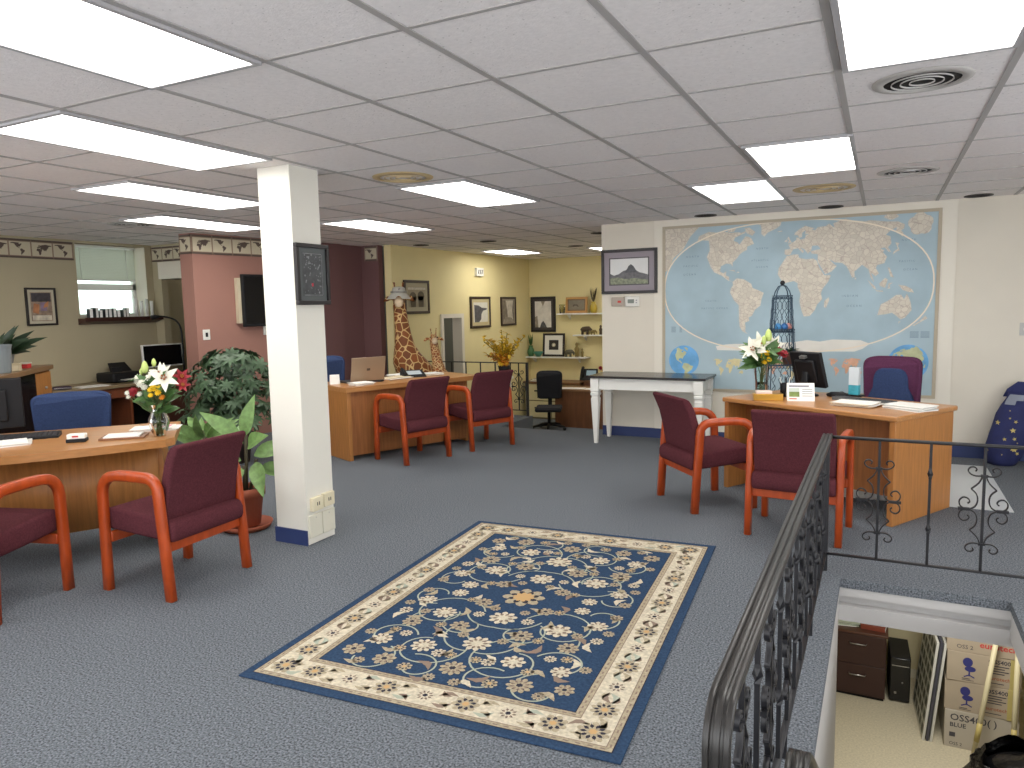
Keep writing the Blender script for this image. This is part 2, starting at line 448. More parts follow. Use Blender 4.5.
b.box(WX0 - 0.4, WX1 + 0.2, FY0 - 0.2, 13.3, CZ, CZ + 0.08)
b.use(TBAR)
for i in range(-11, 11):
    x = GX + GA * i
    if WX0 < x < WX1: b.box(x - 0.014, x + 0.014, FY0, MY if x > -2.8 else 13.1, CZ - 0.004, CZ)
for j in range(-5, 19):
    y = GY + GA * j
    if y < MY: b.box(WX0, WX1, y - 0.009, y + 0.009, CZ - 0.003, CZ)
    elif y < 13.1: b.box(-6.25, -2.9, y - 0.009, y + 0.009, CZ - 0.003, CZ)
struct(b.build('ceiling'))

# ------------------------------------------------------------------ walls
def wall(name, m, *boxes):
    b = MB()
    for q in boxes: b.box(*q)
    return struct(b.build(name, m))
wall('wall_map', CREAM, (-2.9, WX1, MY, MY + 0.14, 0, CZ))
wall('wall_nook_right', CREAM, (-2.9, -2.76, MY + 0.14, 13.2, NZ, CZ))
wall('wall_nook_back', YELLOW, (-6.4, -2.76, 13.1, 13.22, NZ, CZ))
DY0, DY1, DZ = 9.86, 10.42, 1.36
wall('wall_yellow', YELLOW, (-6.37, -6.25, 8.56, DY0, NZ, CZ), (-6.37, -6.25, DY1, 13.1, NZ, CZ), (-6.37, -6.25, DY0, DY1, DZ, CZ))
wall('wall_right', CREAM, (WX1, WX1 + 0.12, FY0, 0.6, 0, CZ), (WX1, WX1 + 0.12, 5.2, MY, 0, CZ), (WX1, WX1 + 0.12, 0.6, 5.2, 0, 0.55), (WX1, WX1 + 0.12, 0.6, 5.2, 2.25, CZ))
fw_ = [(WX0 - 0.3, WX1 + 0.12, FY0 - 0.12, FY0, 0, 0.45), (WX0 - 0.3, WX1 + 0.12, FY0 - 0.12, FY0, 2.25, CZ)]
for x in (WX0 - 0.3, -6.2, -3.4, -0.6, 2.2, WX1 - 0.15): fw_.append((x, x + 0.28, FY0 - 0.12, FY0, 0.45, 2.25))
wall('wall_front', CREAM, *fw_)
WNY0, WNY1, WNZ0, WNZ1 = 5.56, 6.5, 1.49, 2.40
wall('wall_left', OLIVE, (WX0 - 0.3, WX0, FY0, WNY0, 0, CZ), (WX0 - 0.3, WX0, WNY1, 7.4, 0, CZ), (WX0 - 0.3, WX0, WNY0, WNY1, 0, WNZ0), (WX0 - 0.3, WX0, WNY0, WNY1, WNZ1, CZ))
wall('wall_alcove', OLIVE, (WX0, -8.56, 6.6, 6.7, 0, CZ), (-8.56, -7.05, 6.6, 6.7, 2.2, CZ))
wall('trim_alcove_soffit', WARMW, (-8.56, -7.05, 6.56, 7.3, 1.98, 2.2))
wall('wall_alcove_back', OLIVE2, (WX0, -6.9, 7.3, 7.4, 0, 1.98))
PA, PB = Vector((-7.03, 5.84)), Vector((-6.74, 7.62))
b = MB(); b.prism([(PA.x, PA.y), (PB.x, PB.y), (PB.x - 0.2, PB.y), (PA.x - 0.2, PA.y)], 0, CZ); struct(b.build('wall_partition', PINK))
b = MB(); b.prism([(-6.76, 7.62), (-6.72, 8.06), (-6.75, 8.06), (-6.73, 8.5), (-6.9, 8.5), (-6.9, 7.62)], 0, CZ); struct(b.build('wall_partition_maroon', MAROON))
b = MB(); b.box(-6.9, -6.43, 8.5, 8.6, 0, CZ); struct(b.build('wall_pier', MAROON))

# blue skirting
b = MB(); b.box(-2.9, WX1, MY - 0.012, MY, 0, 0.11); struct(b.build('baseboard_map', NAVY))

# column
CX0, CX1, CY0, CY1 = -3.566, -3.297, 3.495, 3.757
b = MB(); b.box(CX0, CX1, CY0, CY1, 0, CZ, 0.004, 1); struct(b.build('column', mat('column_paint', (230, 227, 216), 0.6)))
b = MB(); b.box(CX0 - 0.008, CX1 + 0.001, CY0 - 0.01, CY0 - 0.0005, 0, 0.1); struct(b.build('baseboard_column', NAVY))

# wallpaper border of little framed world maps
BCREAM = mat('border_cream', (206, 196, 170), 0.8); BBROWN = mat('border_brown', (96, 82, 74), 0.8); BTAN = mat('border_tan', (150, 128, 110), 0.8)
def border(name, p0, p1, nrm, z0, z1, first=0):
    """strip from p0 to p1 (plan points), facing nrm."""
    p0, p1 = Vector(p0), Vector(p1); L = (p1 - p0).length; d = (p1 - p0) / L; n = Vector(nrm)
    X = Vector((d.x, d.y, 0)); N = Vector((n.x, n.y, 0)); Z = Vector((0, 0, 1))
    O = Vector((p0.x, p0.y, 0)) + N * 0.002
    b = MB()
    def P(u, z, k): return O + X * u + Z * z + N * 0.001 * k
    def rect(m, u0, u1, a, c, k): b.use(m); b.poly([P(u0, a, k), P(u1, a, k), P(u1, c, k), P(u0, c, k)])
    rect(BCREAM, 0, L, z0, z1, 0)
    H = z1 - z0; e = 0.1 * H
    rect(BBROWN, 0, L, z0, z0 + e, 1); rect(BBROWN, 0, L, z1 - e, z1, 1)
    rect(BTAN, 0, L, z0 + e, z0 + e * 1.4, 1); rect(BTAN, 0, L, z1 - e * 1.4, z1 - e, 1)
    cell = H * 1.12; n_ = max(1, round(L / cell)); cell = L / n_
    for i in range(n_ + 1):
        u = min(max(cell * i, 0.008), L - 0.008)
        rect(BTAN, u - 0.008, u + 0.008, z0, z1, 1)
    for i in range(n_):
        u0 = cell * (i + 0.5); s = H * 0.5
        grp = (['namerica', 'samerica'], ['eurasia', 'africa'])[(i + first) % 2]
        c0, sp = ((-80, 10), 95) if (i + first) % 2 == 0 else ((55, 25), 120)
        b.use(BBROWN)
        for g in grp:
            pts = []
            for lo, la in LAND[g][::2]:
                pts.append(P(u0 + (lo - c0[0]) / sp * s * 1.0, (z0 + z1) / 2 + (la - c0[1]) / sp * s * (1.0 if grp[0] == 'namerica' else 1.25), 2))
            b.poly(pts)
    return struct(b.build(name, fixn=False))
border('trim_1', (WX0, 0.9), (WX0, WNY0 - 0.02), (1, 0), 2.185, 2.40)
border('trim_2', (WX0, 6.598), (-7.24, 6.598), (0, -1), 2.21, 2.40)
pn = Vector((PB.y - PA.y, -(PB.x - PA.x))).normalized()
border('trim_3', PA, PB, pn, 2.196, 2.415, 1)
border('trim_4', (PA.x - 0.2, PA.y), PA, (0, -1), 2.196, 2.415, 0)
border('trim_5', (-6.67, 8.5), (-6.44, 8.5), (0, -1), 2.21, 2.415, 0)

# door in the yellow wall and the dim room behind it
b = MB()
for q in ((DY0 - 0.06, DY0 + 0.006, NZ, DZ + 0.06), (DY1 - 0.006, DY1 + 0.07, NZ, DZ + 0.06), (DY0 + 0.006, DY1 - 0.006, DZ - 0.006, DZ + 0.06)):
    b.box(-6.4, -6.22, q[0], q[1], q[2], q[3])
o = struct(b.build('door_1', WARMW))
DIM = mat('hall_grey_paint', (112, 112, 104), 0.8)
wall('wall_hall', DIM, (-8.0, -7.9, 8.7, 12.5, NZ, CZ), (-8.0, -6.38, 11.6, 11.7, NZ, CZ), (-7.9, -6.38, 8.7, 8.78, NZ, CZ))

# window in the left wall: frame, sash rail, pane, and venetian blind half way down
b = MB(); x = WX0 - 0.24
for y0, y1, z0, z1 in ((WNY0, WNY0 + 0.04, WNZ0, WNZ1), (WNY1 - 0.05, WNY1, WNZ0, WNZ1), (WNY0, WNY1, WNZ0, WNZ0 + 0.05), (WNY0, WNY1, WNZ1 - 0.04, WNZ1), (WNY0, WNY1, 1.84, 1.92)):
    b.box(x - 0.03, x + 0.02, y0, y1, z0, z1)
fr = struct(b.build('window_1', WHITE))
b = MB(); b.box(x - 0.012, x - 0.006, WNY0 + 0.03, WNY1 - 0.03, WNZ0 + 0.04, WNZ1 - 0.03); b.build('pane', GLASS, fr)
b = MB(); b.box(WX0 - 0.29, WX0 - 0.001, WNY1 - 0.003, WNY1 - 0.001, WNZ0, WNZ1); b.box(WX0 - 0.29, WX0 - 0.001, WNY0 + 0.001, WNY0 + 0.003, WNZ0, WNZ1); struct(b.build('trim_window_reveal', WARMW))
BLIND = mat('blind_slat', (214, 216, 204), 0.6)
t = thing('window_blind', 'white slatted blind lowered over the upper sash of the small window', 'blind', (WX0 - 0.16, (WNY0 + WNY1) / 2, 1.96))
b = MB()
for k in range(20):
    z = 0.02 + k * 0.0195
    b.M = Matrix.Translation((0, 0, z)) @ Matrix.Rotation(R(62), 4, 'Y')
    b.box(-0.011, 0.011, -0.42, 0.42, -0.0007, 0.0007)
b.M = Matrix.Identity(4); b.build('slats', BLIND, t)
bx('head_rail', WHITE, t, -0.02, 0.02, -0.43, 0.43, 0.41, 0.438)
bx('bottom_rail', WHITE, t, -0.014, 0.014, -0.42, 0.42, -0.005, 0.012)
for y in (-0.32, 0.3):
    b = MB(); b.tube([(0.014, y, 0), (0.014, y, 0.41)], 0.004, 5); b.build('ladder_tape', WHITE, t)

# ------------------------------------------------------------------ lights of the room
LENS = mat('lit_diffuser', (255, 255, 255), 0.5, emit=((255, 252, 246), 6.5))
def troffer(x0, x1, y0, y1, label):
    cx, cy = (x0 + x1) / 2, (y0 + y1) / 2; a, c = (x1 - x0) / 2, (y1 - y0) / 2
    t = thing('ceiling_light', label, 'ceiling light', (cx, cy, CZ), 0, 'recessed fluorescent ceiling panels')
    b = MB(); e = 0.022; z0, z1 = -0.016, -0.001
    b.box(-a - e, -a, -c - e, c + e, z0, z1); b.box(a, a + e, -c - e, c + e, z0, z1)
    b.box(-a, a, -c - e, -c, z0, z1); b.box(-a, a, c, c + e, z0, z1)
    b.build('frame', mat('light_frame', (178, 176, 178), 0.5), t)
    bx('diffuser', LENS, t, -a, a, -c, c, -0.010, -0.002)
troffer(-2.60, -2.05, 0.82, 2.02, 'large lit ceiling panel cropped by the top left corner')
troffer(-3.85, -3.27, 2.08, 3.29, 'lit ceiling panel second from the front in the left row, left of the column')
troffer(-5.17, -4.59, 3.34, 4.62, 'lit ceiling panel third from the front in the left row')
troffer(-6.48, -5.92, 4.62, 5.92, 'lit ceiling panel furthest back in the left row, above the terracotta wall')
troffer(-3.24, -2.68, 4.58, 5.80, 'lit ceiling panel between the round yellowed vent and the middle of the room')
troffer(-5.20, -4.63, 5.95, 7.15, 'lit ceiling panel just right of the column above the laptop desk')
troffer(-5.82, -5.24, 10.45, 11.5, 'small distant lit ceiling panel in front of the yellow nook')
troffer(-0.146, 0.387, 2.06, 3.24, 'large lit ceiling panel at the top right of the picture')
troffer(-0.745, -0.195, 4.53, 5.66, 'lit ceiling panel nearer of the pair before the world map')
troffer(-1.35, -0.805, 5.79, 6.94, 'lit ceiling panel further of the pair before the world map')
troffer(-4.2, -3.6, 11.0, 12.1, 'ceiling panel added to brighten the nook, at the edge of the map wall')  # extra panel added to brighten the yellow nook
troffer(1.6, 2.15, 3.2, 4.4, 'lit ceiling panel over the right side of the room, beyond the frame')
troffer(-6.5, -5.95, 1.2, 2.4, 'lit ceiling panel outside the frame over the left desk')

VENTW = mat('vent_white', (186, 182, 178), 0.5); VENTY = mat('vent_yellowed', (198, 176, 132), 0.6); DARK = mat('vent_dark', (26, 24, 24), 0.9)
def round_vent(x, y, r, m, label, dark=True):
    t = thing('ceiling_vent', label, 'ceiling vent', (x, y, CZ), 0, 'round ceiling vents')
    b = MB(); b.lathe([(r, -0.001), (r * 0.98, -0.006), (r * 0.78, -0.012), (r * 0.76, -0.005)], seg=32); b.build('rim', m, t)
    if dark:
        b = MB(); b.lathe([(0, -0.002), (r * 0.77, -0.002), (r * 0.77, -0.0035), (0, -0.0035)], seg=24); b.build('dark_throat', DARK, t)
    for q in (0.58, 0.4, 0.22):
        b = MB(); b.lathe([(r * q + r * 0.03, -0.006), (r * q + r * 0.035, -0.012), (r * q + r * 0.025, -0.012), (r * q + r * 0.015, -0.006)], seg=24); b.build('ring', m if not dark else VENTW, t)
round_vent(0.118, 3.592, 0.19, VENTW, 'large round ceiling vent with dark throat beside the top right light panel')
round_vent(0.13, 6.05, 0.2, VENTW, 'round dark ceiling vent to the right of the paired light panels')
round_vent(-2.98, 4.256, 0.21, VENTY, 'yellowed round ceiling vent right of the column top', False)
round_vent(-0.456, 6.56, 0.24, VENTY, 'yellowed round ceiling vent behind the paired light panels near the map', False)
round_vent(-6.77, 4.92, 0.22, VENTW, 'round dark ceiling vent at the far left near the window')
def downlight(x, y, label):
    t = thing('downlight', label, 'downlight', (x, y, CZ), 0, 'unlit black recessed downlights')
    b = MB(); b.lathe([(0.115, -0.001), (0.115, -0.008), (0.095, -0.008), (0.095, -0.001)], seg=24); b.build('trim_ring', mat('downlight_trim', (70, 64, 62), 0.5), t)
    b = MB(); b.lathe([(0, -0.003), (0.095, -0.003), (0.095, -0.0045), (0, -0.0045)], seg=20); b.build('aperture', DARK, t)
downlight(-5.96, 8.9, 'black recessed downlight over the giraffes, leftmost by the yellow wall')
downlight(-4.9, 8.98, 'black recessed downlight second along, above the iron rail of the nook')
downlight(-4.25, 10.6, 'black recessed downlight right of the small distant light panel')
downlight(-3.24, 8.9, 'black recessed downlight at the corner beside the mountain picture')
downlight(-1.684, 7.85, 'black recessed downlight above the left half of the world map')
downlight(-0.483, 7.9, 'black recessed downlight above the right half of the world map')
downlight(0.739, 7.87, 'black recessed downlight over the bare wall right of the map')
def area(name, loc, size, power, rot=(0, 0, 0), color=(1, 0.95, 0.86)):
    l = bpy.data.lights.new(name, 'AREA'); l.size = size; l.energy = power; l.color = color
    o = bpy.data.objects.new(name, l); COL.objects.link(o); o.location = loc; o.rotation_euler = rot
area('hall_fill_light', (-7.1, 10.3, 2.2), 0.4, 10)  # unseen fill light added to brighten the hall behind the doorway
area('basement_lamp', (0.6, 6.2, -0.3), 0.6, 26, color=(1, 0.97, 0.91))
# ------------------------------------------------------------------ guest chairs
def make_chair():
    t = thing('guest_chair', 'maroon chair with orange wood arms', 'chair', (0, 0, 0), 0, 'maroon guest chairs with cherry wood arms')
    for s in (-1, 1):
        b = MB(); x = 0.275 * s
        path = [(x, -0.255, 0.0), (x, -0.235, 0.30), (x, -0.215, 0.55)]
        path += [(x, -0.135 + q[0], 0.58 + q[1]) for q in [(0.08 * cos(a), 0.08 * sin(a)) for a in [R(180 - 18 * i) for i in range(1, 6)]]]
        path += [(x, 0.0, 0.662), (x, 0.09, 0.658)]
        path += [(x, 0.105 + 0.11 * cos(a), 0.545 + 0.11 * sin(a)) for a in [R(90 - 18 * i) for i in range(1, 6)]]
        path += [(x, 0.219, 0.40), (x, 0.222, 0.2), (x, 0.225, 0.0)]
        b.tube(path, 1, rect=(0.040, 0.056), up=(1, 0, 0))
        b.build('arm_loop', CHERRY, t)
    bx('rear_rail', CHERRY, t, -0.262, 0.262, -0.235, -0.205, 0.255, 0.315, 0.006)
    bx('front_rail', CHERRY, t, -0.262, 0.262, 0.185, 0.215, 0.27, 0.33, 0.006)
    # seat cushion: a soft slab rising a little to the front
    b = MB()
    prof = [(-0.27, 0.31), (-0.285, 0.345), (-0.285, 0.39), (-0.265, 0.425), (-0.2, 0.435), (0.1, 0.462), (0.2, 0.464), (0.25, 0.45), (0.27, 0.42), (0.265, 0.37), (0.24, 0.342), (0.0, 0.325)]
    b.prism(prof, -0.255, 0.255, axis='x', smooth=True)
    o = b.build('seat', MFAB, t)
    # back cushion: leaning, its top rolling backwards
    b = MB()
    fr = [(-0.155, 0.42), (-0.175, 0.52), (-0.205, 0.64), (-0.235, 0.74), (-0.265, 0.80), (-0.285, 0.825)]
    bk = [(-0.325, 0.845), (-0.345, 0.83), (-0.32, 0.78), (-0.285, 0.70), (-0.255, 0.58), (-0.235, 0.47), (-0.225, 0.42)]
    b.prism(fr + bk, -0.248, 0.248, axis='x', smooth=True)
    b.build('backrest', MFAB, t)
    for o in t.children:
        if o.name.split('.')[0] in ('seat', 'backrest'):
            m = o.modifiers.new('round', 'BEVEL'); m.width = 0.022; m.segments = 3; m.limit_method = 'ANGLE'; m.angle_limit = R(50)
            o.data.shade_smooth() if hasattr(o.data, 'shade_smooth') else None
    return t
ch = make_chair()
CHAIRS = [((-3.609, 2.757), 93.2, 'maroon chair with orange wood arms between the left desk and the white column'),
          ((-4.23, 2.081), 17, 'maroon chair cropped by the left edge, only one arm and seat corner showing'),
          ((-4.267, 6.087), 73, 'maroon chair at the laptop desk, the one nearer the white column'),
          ((-3.965, 6.936), 66, 'maroon chair at the laptop desk, the one nearer the yellow nook'),
          ((-1.167, 5.559), -48.7, 'maroon chair turned sideways at the left end of the desk before the world map'),
          ((-0.455, 5.08), -5, 'maroon chair seen from behind just beyond the iron handrail')]
for i, (p, rz, lab) in enumerate(CHAIRS):
    if i == 0:
        ch.location = (p[0], p[1], 0); ch.rotation_euler = (0, 0, R(rz)); ch['label'] = lab
    else: copy_tree(ch, lab, (p[0], p[1], 0), R(rz))

# ------------------------------------------------------------------ desks
# right desk (before the world map)
RD = thing('office_desk', 'light oak office desk standing before the world map', 'desk', (-0.3425, 6.027, 0), R(-29))
b = MB(); b.box(-0.72, 0.72, -0.375, 0.45, 0.712, 0.748, 0.008); b.build('desk_top', OAKT, RD)
bx('left_side_panel', OAK, RD, -0.705, -0.665, -0.36, 0.43, 0, 0.712, 0.003)
bx('right_side_panel', OAK, RD, 0.665, 0.705, -0.365, 0.42, 0, 0.712, 0.003)
bx('modesty_panel', OAKD, RD, -0.665, 0.665, -0.135, -0.11, 0.14, 0.712)
b = MB(); b.box(-0.66, -0.28, -0.1, 0.36, 0.06, 0.70); p_ = b.build('drawer_pedestal', OAKD, RD)
for k in range(3):
    d_ = bx('drawer_front', OAK, p_, -0.655, -0.285, 0.361, 0.376, 0.08 + 0.205 * k, 0.275 + 0.205 * k, 0.003)
RDM = Matrix.Translation((-0.3425, 6.027, 0)) @ Matrix.Rotation(R(-29), 4, 'Z')
# far desk (laptop)
FD = thing('office_desk', 'oak desk behind the column with a laptop on it', 'desk', (-4.79, 6.527, 0), R(66.8))
b = MB()
b.prism([(-0.77, -0.375), (0.78, -0.375)] + arc(0.78, -0.225, 0.15, -PI / 2, 0, 6)[1:] + [(0.93, 0.375), (-0.77, 0.375)], 0.70, 0.748)
b.build('desk_top', OAKT, FD)
bx('left_side_panel', OAK, FD, -0.76, -0.715, -0.365, 0.365, 0, 0.70, 0.003)
bx('right_side_panel', OAK, FD, 0.74, 0.78, -0.3, 0.365, 0, 0.70, 0.003)
bx('modesty_panel', OAKD, FD, -0.715, 0.74, -0.31, -0.285, 0.04, 0.70)
FDM = Matrix.Translation((-4.79, 6.527, 0)) @ Matrix.Rotation(R(66.8), 4, 'Z')
# left desk (bow front), local x runs along the front edge, -y faces the visitor
LA = math.atan2(0.75, 0.66)
LO = Vector((-3.85, 2.97, 0))
LD = thing('office_desk', 'bow fronted oak desk at the left with a vase of flowers on its end', 'desk', LO, LA)
b = MB()
fr = [(-1.9 + 1.85 * i / 10, 0.10 - 0.16 * sin(PI * i / 10)) for i in range(11)]
b.prism([(-1.9, 0.9)] + fr + [(-0.0, 0.16), (-0.0, 0.9)], 0.700, 0.748); b.build('desk_top', OAKT, LD)
b = MB()
pan = [(-1.75 + 1.63 * i / 10, 0.33 - 0.16 * sin(PI * i / 10)) for i in range(11)]
b.prism(pan + [(q[0], q[1] + 0.03) for q in pan[::-1]], 0.20, 0.70, smooth=True); b.build('modesty_panel', OAK, LD)
bx('right_side_panel', OAK, LD, -0.13, -0.09, 0.35, 0.86, 0.2, 0.70, 0.003)
bx('left_side_panel', OAK, LD, -1.78, -1.74, 0.23, 0.86, 0.0, 0.70, 0.003)
for x in (-0.11, -1.3):
    b = MB(); b.box(x - 0.03, x + 0.03, 0.35, 0.86, 0.03, 0.2, 0.01); b.tube([(x, 0.54, 0.04), (x + 0.02, 0.26, 0.022)], 0.022, 6); b.build('base_foot', BLACK, LD)
LDM = Matrix.Translation(LO) @ Matrix.Rotation(LA, 4, 'Z')

# white side table under the mountain picture
T = thing('side_table', 'white painted table with dark top and tapered legs against the wall', 'table', (-2.225, 7.70, 0))
b = MB(); b.box(-0.64, 0.64, -0.26, 0.29, 0.725, 0.75, 0.006); b.build('table_top', mat('black_table_top', (44, 40, 40), 0.22), T)
b = MB(); b.box(-0.58, 0.58, -0.215, -0.195, 0.60, 0.725); b.box(-0.58, 0.58, 0.225, 0.245, 0.60, 0.725); b.box(-0.58, -0.56, -0.2, 0.23, 0.60, 0.725); b.box(0.56, 0.58, -0.2, 0.23, 0.60, 0.725)
b.build('apron', WHITE, T)
for sx, sy in ((-0.565, -0.2), (0.565, -0.2), (-0.565, 0.23), (0.565, 0.23)):
    b = MB()
    def ring(h, z): return [(sx - h, sy - h, z), (sx + h, sy - h, z), (sx + h, sy + h, z), (sx - h, sy + h, z)]
    lv = [(0.018, 0), (0.042, 0.50), (0.036, 0.51), (0.036, 0.53), (0.046, 0.54), (0.046, 0.56), (0.038, 0.57), (0.046, 0.58), (0.046, 0.72)]
    rs = [[b.v(p) for p in ring(h, z)] for h, z in lv]
    for A, B in zip(rs, rs[1:]):
        for k in range(4): b.f([A[k], A[(k + 1) % 4], B[(k + 1) % 4], B[k]])
    b.f(rs[0][::-1]); b.f(rs[-1]); b.build('leg', WHITE, T)

# ------------------------------------------------------------------ patterned rug
RUG = thing('area_rug', 'navy oriental rug with cream floral border on the carpet', 'rug', (-1.632, 3.285, 0), R(3.8))
def make_rug(parent):
    rnd = random.Random(3)
    NV = mat('rug_navy', (48, 68, 94), 0.95, spec=0.1, noise=(90, 0.22)); CRM = mat('rug_cream', (202, 192, 170), 0.95, spec=0.1, noise=(70, 0.2))
    BEI = mat('rug_beige', (170, 158, 134), 0.95, spec=0.1, noise=(80, 0.25)); TAU = mat('rug_taupe', (140, 122, 108), 0.95, spec=0.1)
    DK = mat('rug_dark', (58, 56, 66), 0.95, spec=0.1); GLD = mat('rug_gold', (196, 160, 112), 0.95, spec=0.1); SAGE = mat('rug_sage', (166, 172, 156), 0.95, spec=0.1)
    HX, HY, T0 = 0.824, 1.168, 0.009
    b = MB(); b.use(NV); b.box(-HX, HX, -HY, HY, 0.0005, T0, 0.004, 2)
    lay = [0]
    def Z(k): return T0 + 0.0004 * k
    def ringrect(m, i0, i1, k):
        b.use(m)
        o = [(-HX + i0, -HY + i0), (HX - i0, -HY + i0), (HX - i0, HY - i0), (-HX + i0, HY - i0)]
        n = [(-HX + i1, -HY + i1), (HX - i1, -HY + i1), (HX - i1, HY - i1), (-HX + i1, HY - i1)]
        for q in range(4):
            r = (q + 1) % 4
            b.poly([(*o[q], Z(k)), (*o[r], Z(k)), (*n[r], Z(k)), (*n[q], Z(k))])
    ringrect(BEI, 0.042, 0.235, 1); ringrect(CRM, 0.068, 0.205, 2)
    ringrect(DK, 0.040, 0.044, 3); ringrect(TAU, 0.066, 0.070, 3); ringrect(TAU, 0.203, 0.207, 3); ringrect(DK, 0.233, 0.237, 3)
    def rosette(x, y, r, rot=0, kind=0, k=4):
        n = rnd.choice((8, 10, 9))
        base, mid, cen = ((CRM, TAU, CRM), (BEI, DK, GLD), (BEI, TAU, DK), (CRM, TAU, DK))[kind % 4]
        c = (x, y)
        b.use(base); b.star((x, y, Z(k)), r, n, 0.3, rot=rot)
        b.use(mid); b.star((x, y, Z(k + 1)), r * 0.72, n, 0.45, rot=rot + 0.3)
        b.use(base); b.star((x, y, Z(k + 2)), r * 0.5, n, 0.35, rot=rot)
        b.use(cen); b.star((x, y, Z(k + 3)), r * 0.26, 6, 0.25, rot=rot)
        b.use(DK)
        for q in range(n):
            t = rot + 2 * PI * (q + 0.5) / n; u, v = cos(t), sin(t)
            b.poly([(x + u * r * 0.55 - v * r * 0.03, y + v * r * 0.55 + u * r * 0.03, Z(k + 3)), (x + u * r * 0.55 + v * r * 0.03, y + v * r * 0.55 - u * r * 0.03, Z(k + 3)), (x + u * r * 0.9, y + v * r * 0.9, Z(k + 3))])
    def fleaf(x, y, a, L, w, m, k=4):
        b.use(m)
        pts = []
        for i in range(9):
            t = i / 8; s = sin(PI * t) * (1 + 0.25 * (i % 2)) * w / 2; c = 0.25 * L * sin(PI * t)
            pts.append((t * L, s + c))
        for i in range(7, 0, -1):
            t = i / 8; s = -sin(PI * t) * (1 - 0.2 * (i % 2)) * w / 2; c = 0.25 * L * sin(PI * t)
            pts.append((t * L, s + c))
        b.poly([(x + u * cos(a) - v * sin(a), y + u * sin(a) + v * cos(a), Z(k)) for u, v in pts])
    def vine(pts, wd=0.0085, k=3, m=None):
        b.use(m or SAGE); b.strip([(x, y, Z(k)) for x, y in pts], wd)
    def spiral(cx, cy, r0, r1, a0, a1, sx=1, n=26):
        return [(cx + sx * (r0 + (r1 - r0) * i / n) * cos(a0 + (a1 - a0) * i / n), cy + (r0 + (r1 - r0) * i / n) * sin(a0 + (a1 - a0) * i / n)) for i in range(n + 1)]
    # field: scrolling vines mirrored about both axes
    fx, fy = HX - 0.245, HY - 0.245
    quad_v = [spiral(0.30, 0.30, 0.20, 0.07, R(200), R(560)), spiral(0.20, 0.66, 0.21, 0.08, R(260), R(-80)), spiral(0.42, 0.62, 0.13, 0.05, R(200), R(480)),
              spiral(0.0, 0.22, 0.16, 0.2, R(90), R(10), n=14), spiral(0.0, 0.52, 0.12, 0.2, R(80), R(-20), n=14), spiral(0.45, 0.12, 0.12, 0.06, R(120), R(-160), n=20), spiral(0.14, 0.40, 0.13, 0.05, R(-60), R(240), n=22), spiral(0.40, 0.84, 0.13, 0.06, R(250), R(10), n=20), spiral(0.16, 0.84, 0.11, 0.05, R(300), R(20), n=20), spiral(0.3, 0.48, 0.12, 0.2, R(0), R(-70), n=12)]
    for sx in (-1, 1):
        for sy in (-1, 1):
            for v in quad_v: vine([(sx * x, sy * y) for x, y in v])
    flowers = [(0.0, 0.27, 0.088, 0), (0.0, 0.56, 0.098, 0), (0.0, 0.80, 0.075, 2), (0.17, 0.13, 0.06, 2), (0.30, 0.31, 0.08, 0), (0.46, 0.20, 0.066, 0), (0.16, 0.42, 0.068, 2), (0.40, 0.46, 0.07, 2),
               (0.22, 0.66, 0.078, 0), (0.44, 0.67, 0.064, 0), (0.32, 0.83, 0.066, 2), (0.12, 0.70, 0.045, 3), (0.50, 0.35, 0.045, 3), (0.34, 0.06, 0.06, 0), (0.13, 0.27, 0.04, 3), (0.36, 0.58, 0.038, 3), (0.50, 0.80, 0.06, 2)]
    rosette(0, 0, 0.115, 0.2, 1)
    b.use(GLD); b.star((0, 0, Z(8)), 0.06, 10, 0.3)
    for x, y, r, kd in flowers:
        for sx in ((1,) if x == 0 else (-1, 1)):
            for sy in (-1, 1):
                rosette(sx * x, sy * y, r * rnd.uniform(0.72, 0.9), rnd.random() * 3, kd)
    for x, y, r, kd in [(0.08, 0.18, 0.028, 2), (0.40, 0.33, 0.03, 2), (0.25, 0.44, 0.03, 1), (0.53, 0.26, 0.03, 2), (0.10, 0.50, 0.03, 2), (0.31, 0.72, 0.032, 1), (0.53, 0.62, 0.03, 2), (0.20, 0.86, 0.036, 1), (0.06, 0.90, 0.03, 2), (0.42, 0.88, 0.03, 2), (0.24, 0.12, 0.03, 1), (0.52, 0.08, 0.034, 2), (0.43, 0.56, 0.03, 1), (0.06, 0.70, 0.03, 1)]:
        for sx in (-1, 1):
            for sy in (-1, 1): rosette(sx * x, sy * y, r, rnd.random() * 3, kd)
    for x, y, a, L in [(0.08, 0.12, 40, 0.1), (0.23, 0.22, 100, 0.11), (0.38, 0.36, 30, 0.1), (0.07, 0.42, 20, 0.1), (0.28, 0.47, 120, 0.12), (0.45, 0.54, 80, 0.1), (0.08, 0.64, 60, 0.1), (0.30, 0.72, 10, 0.1), (0.18, 0.80, 150, 0.11), (0.40, 0.86, 20, 0.1), (0.05, 0.90, 10, 0.1), (0.48, 0.06, 70, 0.1), (0.24, 0.55, 200, 0.08), (0.51, 0.46, 250, 0.1), (0.22, 0.04, 60, 0.09), (0.15, 0.55, -40, 0.09), (0.50, 0.73, 200, 0.09), (0.42, 0.28, -60, 0.09)]:
        for sx in (-1, 1):
            for sy in (-1, 1):
                aa = R(a); aa = PI - aa if sx < 0 else aa; aa = -aa if sy < 0 else aa
                fleaf(sx * x, sy * y, aa, L * 0.95, 0.033, rnd.choice((CRM, BEI, TAU, BEI)))
    # border: rosettes alternating with scrolling leaves
    def run(n, L, place):
        for i in range(n):
            u = -L / 2 + L * (i + 0.5) / n
            place(u, i)
    cb = 0.137
